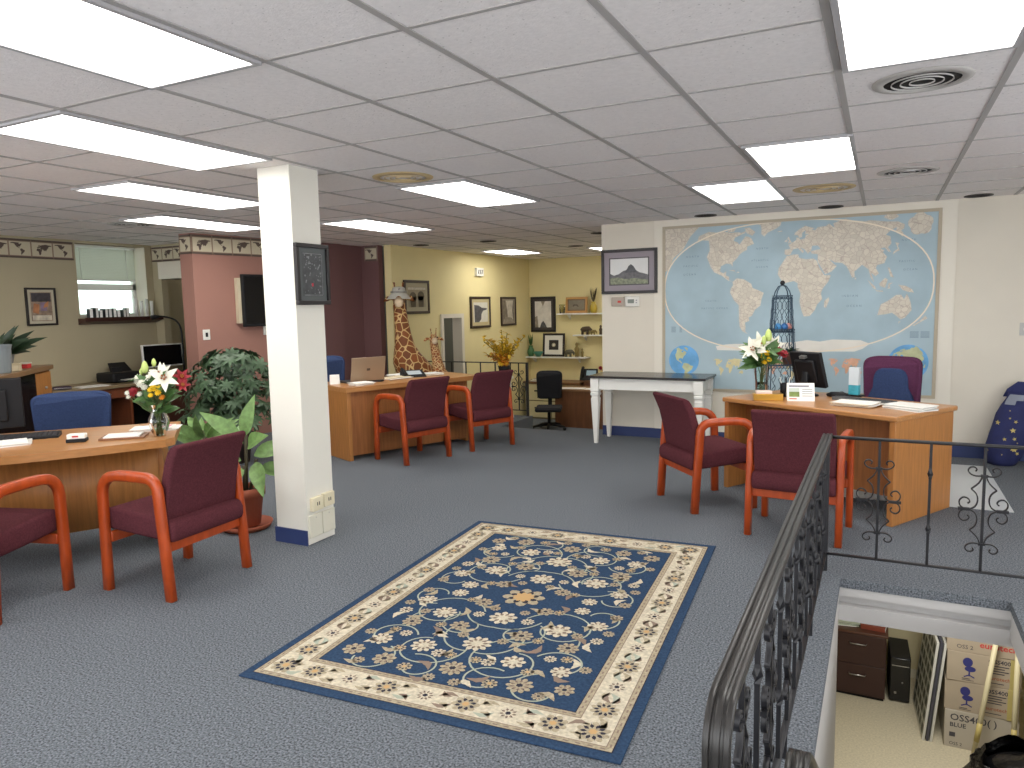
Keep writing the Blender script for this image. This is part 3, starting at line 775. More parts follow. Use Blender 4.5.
    def hplace(sy):
        def p(u, i):
            y = sy * (HY - cb)
            if i % 2 == 0: rosette(u, y, 0.058, u, 1, 3)
            else: rosette(u, y, 0.046, u, 3, 3)
            for q in (-1, 1):
                fleaf(u + 0.05 * q, y + 0.012 * q, PI / 2 * (1 - q) + 0.3, 0.085, 0.026, rnd.choice((TAU, BEI, SAGE)), 3)
                fleaf(u + 0.07 * q, y - 0.03 * q, PI / 2 * (1 - q) - 0.5, 0.06, 0.022, rnd.choice((TAU, BEI)), 3)
        return p
    def vplace(sx):
        def p(u, i):
            x = sx * (HX - cb)
            if i % 2 == 0: rosette(x, u, 0.058, u, 1, 3)
            else: rosette(x, u, 0.046, u, 3, 3)
            for q in (-1, 1):
                fleaf(x + 0.012 * q, u + 0.05 * q, PI / 2 * q + 0.3, 0.085, 0.026, rnd.choice((TAU, BEI, SAGE)), 3)
                fleaf(x - 0.03 * q, u + 0.07 * q, PI / 2 * q - 0.5, 0.06, 0.022, rnd.choice((TAU, BEI)), 3)
        return p
    for s in (-1, 1):
        run(7, 2 * (HX - 0.2), hplace(s)); run(11, 2 * (HY - 0.2), vplace(s))
        for q in (-1, 1): rosette(s * (HX - cb), q * (HY - cb), 0.066, 0.4, 1, 3)
    # guard bands carry small dashes
    b.use(TAU)
    for i0 in (0.055, 0.22):
        for s in (-1, 1):
            n = 34
            for i in range(n):
                u = -(HX - i0) + 2 * (HX - i0) * (i + 0.5) / n; y = s * (HY - i0)
                b.poly([(u - 0.011, y - 0.003, Z(3)), (u + 0.008, y - 0.004, Z(3)), (u + 0.011, y + 0.003, Z(3)), (u - 0.008, y + 0.004, Z(3))])
            n = 48
            for i in range(n):
                u = -(HY - i0) + 2 * (HY - i0) * (i + 0.5) / n; x = s * (HX - i0)
                b.poly([(x - 0.003, u - 0.011, Z(3)), (x + 0.004, u - 0.008, Z(3)), (x + 0.003, u + 0.011, Z(3)), (x - 0.004, u + 0.008, Z(3))])
    b.build('pile', None, parent, fixn=False)
make_rug(RUG)
# ------------------------------------------------------------------ iron railing around the stair opening
SCU = 0.00096
TOPZ, BOTZ, MIDZ = 0.762, 0.10, 0.43
def scroll_paths():
    half = [[(8, -187), (40, -185), (64, -195), (75, -213), (66, -230), (48, -233), (36, -222), (42, -210)],
            [(8, -185), (24, -148), (58, -113)],
            [(58, -113), (34, -88), (26, -52), (38, -16), (72, 0), (104, -14), (110, -44), (92, -64), (70, -58), (62, -42), (72, -32)]]
    out = []
    for p in half:
        for sx in (-1, 1):
            for sz in (-1, 1): out.append([(sx * x * SCU, 0, MIDZ - sz * z * SCU) for x, z in p])
    return out
def smooth_path(p, n=3):
    P = [Vector(q) for q in p]; out = []
    for i in range(len(P) - 1):
        a, b_, c, d = P[max(i - 1, 0)], P[i], P[i + 1], P[min(i + 2, len(P) - 1)]
        for k in range(n):
            t = k / n
            out.append(0.5 * ((2 * b_) + (c - a) * t + (2 * a - 5 * b_ + 4 * c - d) * t * t + (3 * b_ - a - 3 * c + d) * t ** 3))
    out.append(P[-1]); return out
def scroll_mesh():
    b = MB()
    for p in scroll_paths(): b.tube(smooth_path(p), 1, rect=(0.016, 0.006), up=(0, 1, 0))
    for sz in (-1, 1): b.box(-0.016, 0.016, -0.01, 0.01, MIDZ + sz * 187 * SCU - 0.006, MIDZ + sz * 187 * SCU + 0.006)
    for sx in (-1, 1): b.box(sx * 0.085 - 0.026, sx * 0.085 + 0.026, -0.009, 0.009, MIDZ - 0.007, MIDZ + 0.007)
    return b
def twist_bar(b, z0, z1, knots):
    h = 0.0065
    lv = [z0]
    for k in knots: lv += [k - 0.03, k - 0.02, k, k + 0.02, k + 0.03]
    lv.append(z1); lv.sort(); rings = []
    for z in lv:
        kk = any(abs(z - k) < 0.021 for k in knots); e = any(abs(z - k) < 0.001 for k in knots)
        hh = h * (1.5 if e else 1.2 if kk else 1); an = PI / 4 if e else 0
        rings.append([b.v((hh * 1.414 * cos(an + PI / 4 + k * PI / 2), hh * 1.414 * sin(an + PI / 4 + k * PI / 2), z)) for k in range(4)])
    for A, B in zip(rings, rings[1:]):
        for k in range(4): b.f([A[k], A[(k + 1) % 4], B[(k + 1) % 4], B[k]])
    b.f(rings[0][::-1]); b.f(rings[-1]); return b
RX, RY, RY1 = -0.252, 4.35, 1.30
RAIL = thing('stair_railing', 'black wrought iron railing with scrolls around the stair opening', 'railing', (RX, RY, 0))
def molded(b, path, up, w=0.05, h=0.018):
    b.tube(path, 1, rect=(h, w), up=up)
def offs(path, dv): return [Vector(p) + Vector(dv) for p in path]
L_ = RY - RY1
side = [(0, 0.012, 0.772), (0, -(L_ - 0.08), 0.772)] + [(0, -(L_ - 0.08) - 0.08 * sin(R(a)), 0.692 + 0.08 * cos(R(a))) for a in (15, 30, 45, 60, 75, 90)] + [(0, -L_, 0.3), (0, -L_, 0.002)]
b = MB()
b.tube(side, 1, rect=(0.052, 0.016), up=(1, 0, 0))
for dx, ww in ((-0.019, 0.012), (0, 0.014), (0.019, 0.012)):
    s2 = []
    for i, p in enumerate(side):
        t = Vector(side[min(i + 1, len(side) - 1)]) - Vector(side[max(i - 1, 0)]); nrm = Vector((0, t.z, -t.y)).normalized()
        if i == len(side) - 1: nrm = Vector((0, -1, 0))
        s2.append(Vector(p) + Vector((dx, 0, 0)) + (-nrm if nrm.z < -0.1 else nrm) * 0.009)
    b.tube(s2, 1, rect=(ww, 0.007), up=(1, 0, 0))
b.build('handrail', HAND, RAIL)
b = MB(); b.tube([(0, 0, 0.768), (1.9, 0, 0.768)], 1, rect=(0.036, 0.014), up=(0, 1, 0)); b.build('top_rail', IRON, RAIL)
b = MB(); b.tube([(0, 0, BOTZ), (1.9, 0, BOTZ)], 1, rect=(0.022, 0.010), up=(0, 1, 0)); b.build('bottom_rail', IRON, RAIL)
b = MB(); b.tube([(0, 0, BOTZ), (0, -L_, BOTZ)], 1, rect=(0.022, 0.010), up=(1, 0, 0)); b.build('bottom_rail', IRON, RAIL)
b = MB(); b.box(-0.014, 0.014, -0.014, 0.014, 0.0, 0.762, 0.002, 1); b.build('corner_post', IRON, RAIL)
b = MB(); b.box(1.88, 1.91, -0.014, 0.014, 0.0, 0.762, 0.002, 1); b.build('end_post', IRON, RAIL)
scr, tw, tw2 = None, None, None
def put(proto, mk, x, y, rz, name):
    if proto is None: o = mk().build(name, IRON, RAIL)
    else: o = proto.copy(); COL.objects.link(o)
    o.parent = RAIL; o.location = (x, y, 0); o.rotation_euler = (0, 0, rz)
    return o
P_TW = P_SB = P_SC = None
spots = [(0.26 + 0.2415 * k, 0.0, 0.0, k % 2 == 0) for k in range(7)]
spots += [(0.0, -0.22 - 0.232 * k, PI / 2, k % 2 == 1) for k in range(12)]
for x, y, rz, is_scroll in spots:
    if not is_scroll:
        o = put(P_TW, lambda: twist_bar(MB(), BOTZ, TOPZ, [0.3, 0.6]), x, y, rz, 'baluster'); P_TW = P_TW or o
    else:
        o = put(P_SB, lambda: twist_bar(MB(), BOTZ, TOPZ, []), x, y, rz, 'baluster'); P_SB = P_SB or o
        if P_SC is None: s = scroll_mesh().build('scroll', IRON, o); P_SC = s
        else: s = P_SC.copy(); COL.objects.link(s); s.parent = o
for k in (0.9, 1.9):
    b = MB(); b.box(-0.009, 0.009, -k - 0.009, -k + 0.009, 0.0, BOTZ); b.build('foot', IRON, RAIL)
# the stair handrail that starts at the near end and runs down the steps
SH = thing('stair_handrail', 'short black handrail end with rounded top beside the nearest railing post', 'handrail', (-0.14, 1.62, 0))
path = [(0, 2.0, -0.95), (0, 0.16, 0.43), (0, 0.08, 0.485), (0, 0.02, 0.505), (0, -0.03, 0.49), (0, -0.055, 0.44), (0, -0.06, 0.36), (0, -0.06, 0.002)]
b = MB(); b.tube(path, 1, rect=(0.05, 0.016), up=(1, 0, 0))
for dx in (-0.018, 0, 0.018):
    b.tube([(p[0] + dx, p[1] - (0.009 if p[1] < 0 else 0.003), p[2] + (0.009 if p[1] > -0.04 else 0)) for p in path], 1, rect=(0.012, 0.006), up=(1, 0, 0))
b.build('handrail', HAND, SH)
b = MB(); b.tube([(-0.115, -0.02, 0.45), (-0.01, 0.0, 0.45)], 1, rect=(0.022, 0.008), up=(0, 0, 1)); b.build('bracket_bar', IRON, SH)
for k in range(5):
    y = 0.3 + 0.36 * k
    b = MB(); b.box(-0.007, 0.007, y - 0.007, y + 0.007, 0.33 - 0.75 * y - 0.55, 0.55 - 0.75 * y); b.build('baluster', IRON, SH)

# ------------------------------------------------------------------ world map on the wall
MX0, MX1, MZ0, MZ1 = -2.18, 0.468, 0.560, 2.352
b = MB(); b.box(MX0 - 0.10, MX1 + 0.13, MY - 0.012, MY, 0.11, CZ - 0.002); struct(b.build('trim_map_panel', mat('panel_cream', (234, 228, 214), 0.6)))
WM = thing('wall_map', 'huge pale blue world map mounted on the back wall', 'map', ((MX0 + MX1) / 2, MY - 0.014, (MZ0 + MZ1) / 2))
SEA = mat('map_sea', (164, 187, 197), 0.5, noise=(2.2, 0.12)); SEA2 = mat('map_sea_light', (172, 194, 203), 0.5, noise=(2.2, 0.08))
LANDM = cellmat('map_land', (212, 204, 188), (186, 172, 160), 24, 0.006, 0.5, 0.05, 0.08)
ICE = mat('map_ice', (232, 228, 218), 0.5, noise=(6, 0.04)); LINE = mat('map_oval_line', (238, 226, 206), 0.5)
GLOBE = mat('map_globe_blue', (108, 172, 222), 0.5, noise=(8, 0.2)); GLAND = mat('map_globe_land', (196, 200, 156), 0.5, noise=(14, 0.15))
INK = mat('map_ink', (120, 140, 160), 0.5); REDL = mat('map_inset_orange', (228, 178, 148), 0.5, noise=(20, 0.12)); YEL = mat('map_inset_yellow', (222, 210, 160), 0.5, noise=(20, 0.1))
def map_sheet():
    b = MB(); W, H = MX1 - MX0, MZ1 - MZ0
    b.use(SEA2); b.box(-W / 2, W / 2, -0.002, 0.003, -H / 2, H / 2)
    ox, oz = -0.004 * W, H / 2 - 0.385 * H; ax, az = 0.488 * W, 0.375 * H
    def P(x, z, k): return (x, -0.0024 - 0.0007 * k, z)
    sup = 0.86
    def oval(r=1.0, n=72):
        out = []
        for i in range(n):
            t = 2 * PI * i / n; c, s = cos(t), sin(t)
            out.append((ox + ax * r * math.copysign(abs(c) ** sup, c), oz + az * r * math.copysign(abs(s) ** sup, s)))
        return out
    def clip(x, z): return max(-W / 2 + 0.01, min(W / 2 - 0.01, x)), max(-H / 2 + 0.01, min(H / 2 - 0.01, z))
    b.use(SEA); b.poly([P(x, z, 0) for x, z in oval()])
    def land(keys, cx, cz, sx, sz, m, k, lon0=-2, clipx=None):
        b.use(m)
        for g in keys:
            pts = []
            for lo, la in LAND[g]:
                x, y = project(lo, la, lon0)
                pts.append(P(*clip(cx + x * sx, cz + y * sz), k))
            b.poly(pts)
    land([g for g in LAND if g != 'antarctica'], ox, oz, ax * 1.04, az * 1.06, LANDM, 1)
    land(['antarctica'], ox, oz, ax * 0.98, az * 1.0, ICE, 1, 10)
    # neighbouring land in the upper corners outside the oval
    b.use(LANDM)
    b.poly([P(-W / 2 + 0.01, H / 2 - 0.02, 0), P(-W / 2 + 0.40, H / 2 - 0.02, 0), P(-W / 2 + 0.30, H / 2 - 0.12, 0), P(-W / 2 + 0.22, H / 2 - 0.26, 0), P(-W / 2 + 0.12, H / 2 - 0.34, 0), P(-W / 2 + 0.07, H / 2 - 0.46, 0), P(-W / 2 + 0.01, H / 2 - 0.5, 0)])
    b.star(P(W / 2 - 0.17, H / 2 - 0.13, 0), 0.11, 5, 0.16, ax=((1, 0, 0), (0, 0, 1)), rot=0.4)
    b.star(P(W / 2 - 0.42, H / 2 - 0.045, 0), 0.04, 4, 0.2, ax=((1, 0, 0), (0, 0, 1)), sx=1.6, sy=0.8)
    b.use(LINE); b.strip([P(x, z, 3) for x, z in oval()], 0.014, nrm=(0, -1, 0), closed=True)
    # two globes in the lower corners
    for cx, cz, r, keys, l0 in ((-W / 2 + 0.235, -H / 2 + 0.33, 0.165, ('namerica', 'samerica', 'greenland'), -75), (W / 2 - 0.235, -H / 2 + 0.34, 0.175, ('eurasia', 'africa', 'madagascar', 'borneo', 'sumatra'), 60)):
        b.use(GLOBE); b.star(P(cx, cz, 2), r, 6, 0.0, ax=((1, 0, 0), (0, 0, 1)), sub=8)
        b.use(GLAND)
        for g in keys:
            pts = []
            for lo, la in LAND[g]:
                a, c = R(lo - l0), R(la); t0 = R(22)
                x = cos(c) * sin(a); y = sin(c) * cos(t0) - cos(c) * cos(a) * sin(t0); zz = sin(c) * sin(t0) + cos(c) * cos(a) * cos(t0)
                if zz < 0: q = math.hypot(x, y) or 1; x, y = x / q, y / q
                pts.append(P(cx + x * r * 0.99, cz + y * r * 0.99, 3))
            b.poly(pts)
    # small theme maps along the foot of the sheet
    ks = ('namerica', 'samerica', 'africa', 'eurasia', 'australia')
    for i, (cx, cz, m) in enumerate(((-0.62, 0.25, YEL), (-0.18, 0.25, REDL), (0.52, 0.27, REDL), (0.1, 0.22, YEL))):
        land(ks, cx, -H / 2 + cz, 0.20, 0.12, m, 2)
    T0 = lambda x, z: Matrix(((1, 0, 0, x), (0, 0, 1, -0.0040), (0, 1, 0, z), (0, 0, 0, 1)))
    b.use(INK)
    for s, x, z, h in (('N O R T H', -1.0, 0.56, .03), ('P A C I F I C', -1.02, 0.46, .03), ('O C E A N', -1.03, 0.37, .03), ('S O U T H', -0.8, 0.08, .026), ('P A C I F I C   O C E A N', -0.76, -0.0, .026), ('N O R T H', -0.28, 0.61, .026), ('A T L A N T I C', -0.3, 0.49, .026), ('O C E A N', -0.28, 0.42, .026), ('I N D I A N', 0.56, 0.1, .03), ('O C E A N', 0.6, 0.0, .03), ('N O R T H', 1.06, 0.62, .026), ('P A C I F I C', 1.05, 0.42, .026), ('O C E A N', 1.08, 0.34, .026)):
        b.text(s, h, T0(x, z), 0.0002)
    for x, z, w_ in ((-W / 2 + 0.12, -0.2, 0.05), (-W / 2 + 0.2, -0.2, 0.03), (W / 2 - 0.19, -0.26, 0.075), (W / 2 - 0.1, -0.26, 0.075)):
        for k in range(6): b.poly([P(x - w_ / 2, z - k * 0.011, 2), P(x + w_ / 2, z - k * 0.011, 2), P(x + w_ / 2, z - k * 0.011 + 0.005, 2), P(x - w_ / 2, z - k * 0.011 + 0.005, 2)])
    return b, W, H
b, W_, H_ = map_sheet(); b.build('map_sheet', None, WM, fixn=False)
b = MB(); e = 0.026
for q in ((-W_ / 2 - 0.004, W_ / 2 + 0.004, H_ / 2 - e, H_ / 2 + 0.004), (-W_ / 2 - 0.004, W_ / 2 + 0.004, -H_ / 2 - 0.004, -H_ / 2 + e), (-W_ / 2 - 0.004, -W_ / 2 + e, -H_ / 2 + e, H_ / 2 - e), (W_ / 2 - e, W_ / 2 + 0.004, -H_ / 2 + e, H_ / 2 - e)):
    b.box(q[0], q[1], -0.012, 0.002, q[2], q[3])
b.build('frame', mat('map_frame', (184, 172, 150), 0.5), WM)

# ------------------------------------------------------------------ framed pictures
def picture(label, loc, rz, w, h, fr, fmat, mount, mw, art, thick=0.03, tilt=0.0, name='framed_picture', group=None):
    t = thing(name, label, 'picture', loc, rz, group)
    t.rotation_euler = (tilt, 0, rz)
    b = MB()
    for q in ((-w / 2, w / 2, h / 2 - fr, h / 2), (-w / 2, w / 2, -h / 2, -h / 2 + fr), (-w / 2, -w / 2 + fr, -h / 2 + fr, h / 2 - fr), (w / 2 - fr, w / 2, -h / 2 + fr, h / 2 - fr)):
        b.box(q[0], q[1], -thick, -0.001, q[2], q[3], 0.003, 1)
    b.build('frame', fmat, t)
    bx('mount', mount, t, -w / 2 + fr - 0.002, w / 2 - fr + 0.002, -thick * 0.55, -0.002, -h / 2 + fr - 0.002, h / 2 - fr + 0.002)
    b = MB(); iw, ih = w - 2 * fr - 2 * mw, h - 2 * fr - 2 * mw; y = -thick * 0.55 - 0.001
    def S(m, pts, k=0):
        b.use(m); b.poly([(u * iw / 2, y - 0.0004 * k, v * ih / 2) for u, v in pts])
    art(S); b.build('print', None, t, fixn=False)
    return t
FULL = [(-1, -1), (1, -1), (1, 1), (-1, 1)]
def am(n, rgb, s=18, a=0.2): return mat('art_' + n, rgb, 0.35, noise=(s, a))
MT = [(-1, -0.15), (-0.8, -0.3), (-0.55, -0.2), (-0.3, 0.05), (-0.15, 0.1), (0.0, 0.42), (0.1, 0.56), (0.22, 0.42), (0.35, 0.1), (0.55, -0.1), (0.8, -0.2), (1, -0.3)]
def art_mountain(S):
    S(am('dark', (58, 52, 56)), [(-1.06, -1.08), (1.06, -1.08), (1.06, 1.08), (-1.06, 1.08)])
    S(am('sky', (226, 226, 224), 4, 0.05), FULL, 1)
    S(am('rock', (98, 96, 98), 30, 0.4), [(-1, -1)] + MT + [(1, -1)], 2)
    S(am('meadow', (128, 134, 108), 40, 0.45), [(-1, -1), (-1, -0.5), (-0.6, -0.45), (-0.2, -0.6), (0.3, -0.55), (1, -0.7), (1, -1)], 3)
    S(am('tower', (70, 70, 74), 30, 0.4), [(-0.2, -0.1), (-0.02, 0.42), (0.1, 0.55), (0.24, 0.4), (0.45, -0.1)], 3)
picture('black framed picture of a pointed rocky mountain hanging beside the world map', (-2.57, MY - 0.002, 1.889), 0, 0.655, 0.50, 0.032, FRAMEB, mat('mount_mauve', (152, 143, 150), 0.6), 0.075, art_mountain)
def art_sepia(S):
    S(am('sepia', (150, 140, 118), 8, 0.2), FULL)
    g = am('sepiadark', (78, 68, 56), 20, 0.3)
    for cx, cy in ((-0.45, 0.0), (0.45, 0.1)):
        S(g, [(cx + 0.4 * cos(a) , cy + 0.5 * sin(a)) for a in [2 * PI * k / 12 for k in range(12)]], 1)
        S(g, [(cx - 0.35, cy), (cx + 0.35, cy), (cx + 0.28, -1), (cx - 0.28, -1)], 1)
    S(am('sepialight', (190, 184, 168)), [(-1, 0.72), (1, 0.72), (1, 0.95), (-1, 0.95)], 2)
picture('dark framed sepia picture of two animals behind the tall giraffe', (-6.248, 9.15, 1.69), PI / 2, 0.66, 0.5, 0.04, FRAMEG, mat('mount_sage', (172, 164, 138), 0.7), 0.06, art_sepia)
def art_head(S):
    S(am('paleprint', (214, 210, 196), 5, 0.08), FULL)
    S(am('greybeast', (84, 84, 88), 20, 0.35), [(-0.9, 0.75), (-0.3, 0.7), (0.2, 0.45), (0.9, 0.4), (0.85, 0.25), (0.35, 0.15), (0.1, -0.2), (0.05, -0.7), (-0.25, -1), (-0.85, -1)], 1)
picture('dark framed picture of a grey animal head, right of the doorway', (-6.248, 11.085, 1.43), PI / 2, 0.70, 0.54, 0.04, FRAMEG, mat('mount_sand', (196, 182, 138), 0.7), 0.06, art_head)
def art_falls(S):
    S(am('fallsdark', (122, 112, 98), 16, 0.4), FULL)
    S(am('fallslight', (206, 198, 184), 14, 0.2), [(-0.5, 1), (0.8, 1), (0.6, 0.1), (0.75, -0.8), (-0.1, -1), (-0.25, 0.1)], 1)
    S(am('fallsshade', (150, 140, 124), 18, 0.3), [(-1, -1), (0.9, -1), (0.5, -0.6), (-0.6, -0.5)], 2)
picture('dark framed waterfall picture nearest the corner on the yellow side wall', (-6.248, 12.15, 1.43), PI / 2, 0.6, 0.53, 0.035, FRAMEG, mat('mount_taupe', (160, 148, 132), 0.7), 0.03, art_falls)
def art_falls2(S):
    S(am('fallswhite', (222, 216, 206), 10, 0.12), FULL)
    S(am('fallsshade', (150, 140, 124), 18, 0.3), [(-0.25, 1), (0.0, 0.6), (0.25, 1)], 1)
    S(am('fallsshade', (150, 140, 124), 18, 0.3), [(-1, -0.2), (-0.7, -0.1), (-0.6, -1), (-1, -1)], 1)
    S(am('greybeast', (84, 84, 88), 20, 0.35), [(-0.4, -1), (-0.2, -0.65), (0.0, -0.5), (0.25, -0.7), (0.45, -1)], 2)
picture('tall black framed white waterfall picture on the back wall above the shelf', (-5.95, 13.098, 1.35), 0, 0.53, 0.69, 0.045, FRAMEB, mat('mount_charcoal', (66, 60, 58), 0.6), 0.045, art_falls2)
def art_wild(S):
    S(am('wildbase', (150, 130, 112), 20, 0.35), FULL)
    S(am('wilddark', (66, 62, 66), 20, 0.4), [(-0.9, 0.35), (0.9, 0.35), (0.9, 0.95), (-0.9, 0.95)], 1)
    S(am('wildorange', (186, 126, 86), 14, 0.3), [(-0.85, -0.4), (-0.3, -0.5), (-0.2, 0.15), (-0.7, 0.25)], 1)
    S(am('wildviolet', (136, 118, 140), 14, 0.3), [(-0.1, -0.3), (0.5, -0.3), (0.5, 0.3), (-0.1, 0.3)], 1)
    S(am('wildorange', (186, 126, 86), 14, 0.3), [(0.15, -0.1), (0.6, 0.0), (0.7, 0.4), (0.3, 0.2)], 2)
    S(am('wildpale', (210, 200, 180), 14, 0.3), [(-0.9, -0.95), (0.9, -0.95), (0.9, -0.6), (-0.9, -0.6)], 2)
picture('black framed animal poster on the beige wall left of the small window', (WX0 + 0.002, 5.10, 1.635), PI / 2, 0.345, 0.435, 0.022, FRAMEB, mat('mount_cream', (196, 188, 164), 0.7), 0.03, art_wild)
def art_night(S):
    S(am('night', (70, 72, 74), 20, 0.3), FULL)
    g = am('nightline', (128, 130, 132), 30, 0.4)
    rr = random.Random(5)
    for k in range(60):
        u, v = rr.uniform(-0.8, 0.8), rr.uniform(-0.9, 0.9); s = rr.uniform(0.02, 0.09)
        S(g, [(u - s, v), (u, v - s * 0.7), (u + s, v), (u, v + s * 0.7)], 1)
    for q in ((-0.9, 0.9, 0.94, 0.97), (0.9, 0.94, -0.95, 0.95), (-0.9, 0.9, -0.97, -0.94)):
        S(g, [(q[0], q[2]), (q[1], q[2]), (q[1], q[3]), (q[0], q[3])], 1)
    S(am('redcoat', (190, 50, 66)), [(-0.15, -0.55), (0.02, -0.55), (0.02, -0.4), (-0.15, -0.4)], 2)
picture('black framed dark picture hanging on the side of the white column', (CX1 + 0.001, 3.642, 1.757), PI / 2, 0.302, 0.388, 0.026, FRAMEB, mat('mount_slate', (88, 92, 92), 0.6), 0.03, art_night)

# small fittings on the map wall
t = thing('thermostat', 'small beige thermostat with red mark under the mountain picture', 'thermostat', (-2.705, MY + 0.001, 1.55))
bx('housing', mat('thermostat_beige', (176, 164, 150), 0.5), t, -0.075, 0.075, -0.022, 0, -0.05, 0.05, 0.006); bx('red_mark', mat('red_mark', (200, 60, 50), 0.5), t, 0.0, 0.04, -0.024, -0.021, -0.012, 0.012)
t = thing('thermostat', 'white thermostat with grey display under the mountain picture', 'thermostat', (-2.535, MY + 0.001, 1.55))
bx('housing', PLASTW, t, -0.085, 0.085, -0.025, 0, -0.06, 0.06, 0.012); bx('display', mat('lcd_grey', (120, 128, 118), 0.3), t, -0.05, 0.025, -0.0275, -0.024, -0.02, 0.025)
b = MB(); b.box(0.045, 0.06, -0.029, -0.024, -0.02, -0.008); b.box(0.045, 0.06, -0.029, -0.024, 0.006, 0.018); b.build('button', mat('button_grey', (150, 150, 150), 0.4), t)
t = thing('light_switch', 'white light switch at the right edge of the bare wall', 'switch', (1.155, MY, 1.22))
bx('plate', mat('switch_grey', (196, 194, 190), 0.4), t, -0.036, 0.036, -0.006, 0, -0.058, 0.058, 0.004); bx('toggle', PLASTW, t, -0.006, 0.006, -0.016, -0.005, -0.012, 0.012)
for i, (y, z, s, lab) in enumerate(((3.575, 0.265, 0.05, 'small square outlet box on the column, left of the upper pair'), (3.685, 0.27, 0.05, 'small square outlet box on the column, right of the upper pair'))):
    t = thing('outlet_box', lab, 'outlet', (CX1, y, z), PI / 2, 'outlet boxes on the column')
    bx('cover', mat('outlet_ivory', (226, 216, 186), 0.5), t, -s, s, -0.03, 0, -s * 0.9, s * 0.9, 0.004)
    b = MB(); b.box(-0.012, -0.006, -0.032, -0.029, -0.01, 0.012); b.box(0.006, 0.012, -0.032, -0.029, -0.01, 0.012); b.build('slots', BLACK, t)
for i, (y, lab) in enumerate(((3.565, 'wide cover plate low on the column, the one with a cord notch'), (3.69, 'wide cover plate low on the column, the one at its outer edge'))):
    t = thing('cover_plate', lab, 'outlet', (CX1, y, 0.12), PI / 2, 'cover plates at the column foot')
    bx('plate', mat('plate_ivory', (222, 218, 200), 0.5), t, -0.06, 0.06, -0.012, 0, -0.075, 0.075, 0.003)
    b = MB(); b.lathe([(0, 0), (0.004, 0.0), (0.003, 0.002), (0, 0.002)], seg=8); o = b.build('screw', SILVER, t, loc=(0, -0.0145, 0.055), rot=(PI / 2, 0, 0)); 
# ------------------------------------------------------------------ flowers and plants
RTV = Vector((0.891, 0.454, 0))
WPET = mat('white_petal', (226, 224, 208), 0.5); REDF = mat('red_petal', (140, 22, 34), 0.6); YELF = mat('yellow_petal', (240, 200, 40), 0.6); ORG = mat('orange_petal', (228, 150, 46), 0.6)
BUDG = mat('bud_green', (190, 208, 120), 0.5); POLL = mat('pollen_brown', (150, 84, 30), 0.7)
def lily(parent, c, aim, r, m=None, rnd=random):
    b = MB(); b.use(m or WPET); A = Vector(aim).normalized(); u = A.orthogonal().normalized(); v = A.cross(u); c = Vector(c)
    for k in range(6):
        t = 2 * PI * k / 6 + (0.1 if k % 2 else 0); d = u * cos(t) + v * sin(t)
        b.leaf(c, (d * 0.9 + A * 0.75), A, r * 1.15, r * 0.52, 0.35, 6)
    b.use(POLL)
    for k in range(5):
        t = 2 * PI * k / 5; d = u * cos(t) + v * sin(t)
        b.tube([c, c + A * r * 0.5 + d * r * 0.15], 0.0015, 4); b.ball(c + A * r * 0.52 + d * r * 0.16, 0.006, 6)
    return b.build('lily', None, parent, fixn=False)
def mum(parent, c, r, m, name='chrysanthemum', aim=(0.4, -0.7, 0.6)):
    b = MB(); b.use(m); A = Vector(aim).normalized(); u = A.orthogonal().normalized(); v = A.cross(u); c = Vector(c)
    for ring, (q, h) in enumerate(((1, 0.0), (0.75, 0.25), (0.45, 0.45))):
        n = 10 - 2 * ring
        for k in range(n):
            t = 2 * PI * k / n + ring * 0.3; d = u * cos(t) + v * sin(t)
            b.leaf(c + A * r * h * 0.6, d + A * (0.25 + 0.5 * ring), A, r * q, r * 0.5, 0.1, 3)
    b.ball(c + A * r * 0.3, r * 0.32, 6)
    return b.build(name, None, parent, fixn=False)
def bouquet(label, loc, zb, items, leaves, seed):
    """items: (kind, right, z, toward, size); offsets seen from the room's front."""
    rnd = random.Random(seed)
    t = thing('flower_bouquet', label, 'flowers', (loc[0], loc[1], zb)); F = Vector((0.454, -0.891, 0))
    st = MB(); st.use(STEM)
    for kind, r_, z, f_, s in items:
        c = RTV * r_ + F * f_ + Vector((0, 0, z - zb))
        aim = (RTV * r_ * 4 + F * 1.0 + Vector((0, 0, 0.5)))
        st.tube([RTV * rnd.uniform(-.02, .02) + F * rnd.uniform(-.015, .015) + Vector((0, 0, 0.015)), RTV * r_ * 0.12 + Vector((0, 0, (z - zb) * 0.5)), c], 0.0032, 5)
        if kind == 'lily': lily(t, c, aim, s)
        elif kind == 'redlily': lily(t, c, aim, s, REDF)
        elif kind == 'bud':
            b = MB(); b.use(BUDG); b.lathe([(0, 0), (s * 0.22, s * 0.2), (s * 0.3, s * 0.55), (s * 0.18, s * 0.95), (0, s * 1.15)], c, 8); b.build('lily_bud', None, t)
        elif kind == 'yellow': mum(t, c, s, YELF)
        elif kind == 'orange': mum(t, c, s, ORG)
        elif kind == 'red': mum(t, c, s, REDF, 'carnation')
        elif kind == 'white': mum(t, c, s, WPET, 'carnation')
    st.build('stems', None, t)
    b = MB(); b.use(GREEN)
    for k in range(leaves[0]):
        a = rnd.random() * 2 * PI; d = Vector((cos(a), sin(a), rnd.uniform(0.1, 1.3))); uu = F * rnd.uniform(0.3, 1.2) + Vector((0, 0, rnd.uniform(0.2, 1.0)))
        b.leaf(Vector((0, 0, leaves[1] + rnd.random() * leaves[2])) + Vector((cos(a), sin(a), 0)) * 0.03, d, uu, leaves[3] * rnd.uniform(0.6, 1.1), leaves[3] * 0.42, 0.4, 4)
    b.build('leaves', None, t, fixn=False)
    return t
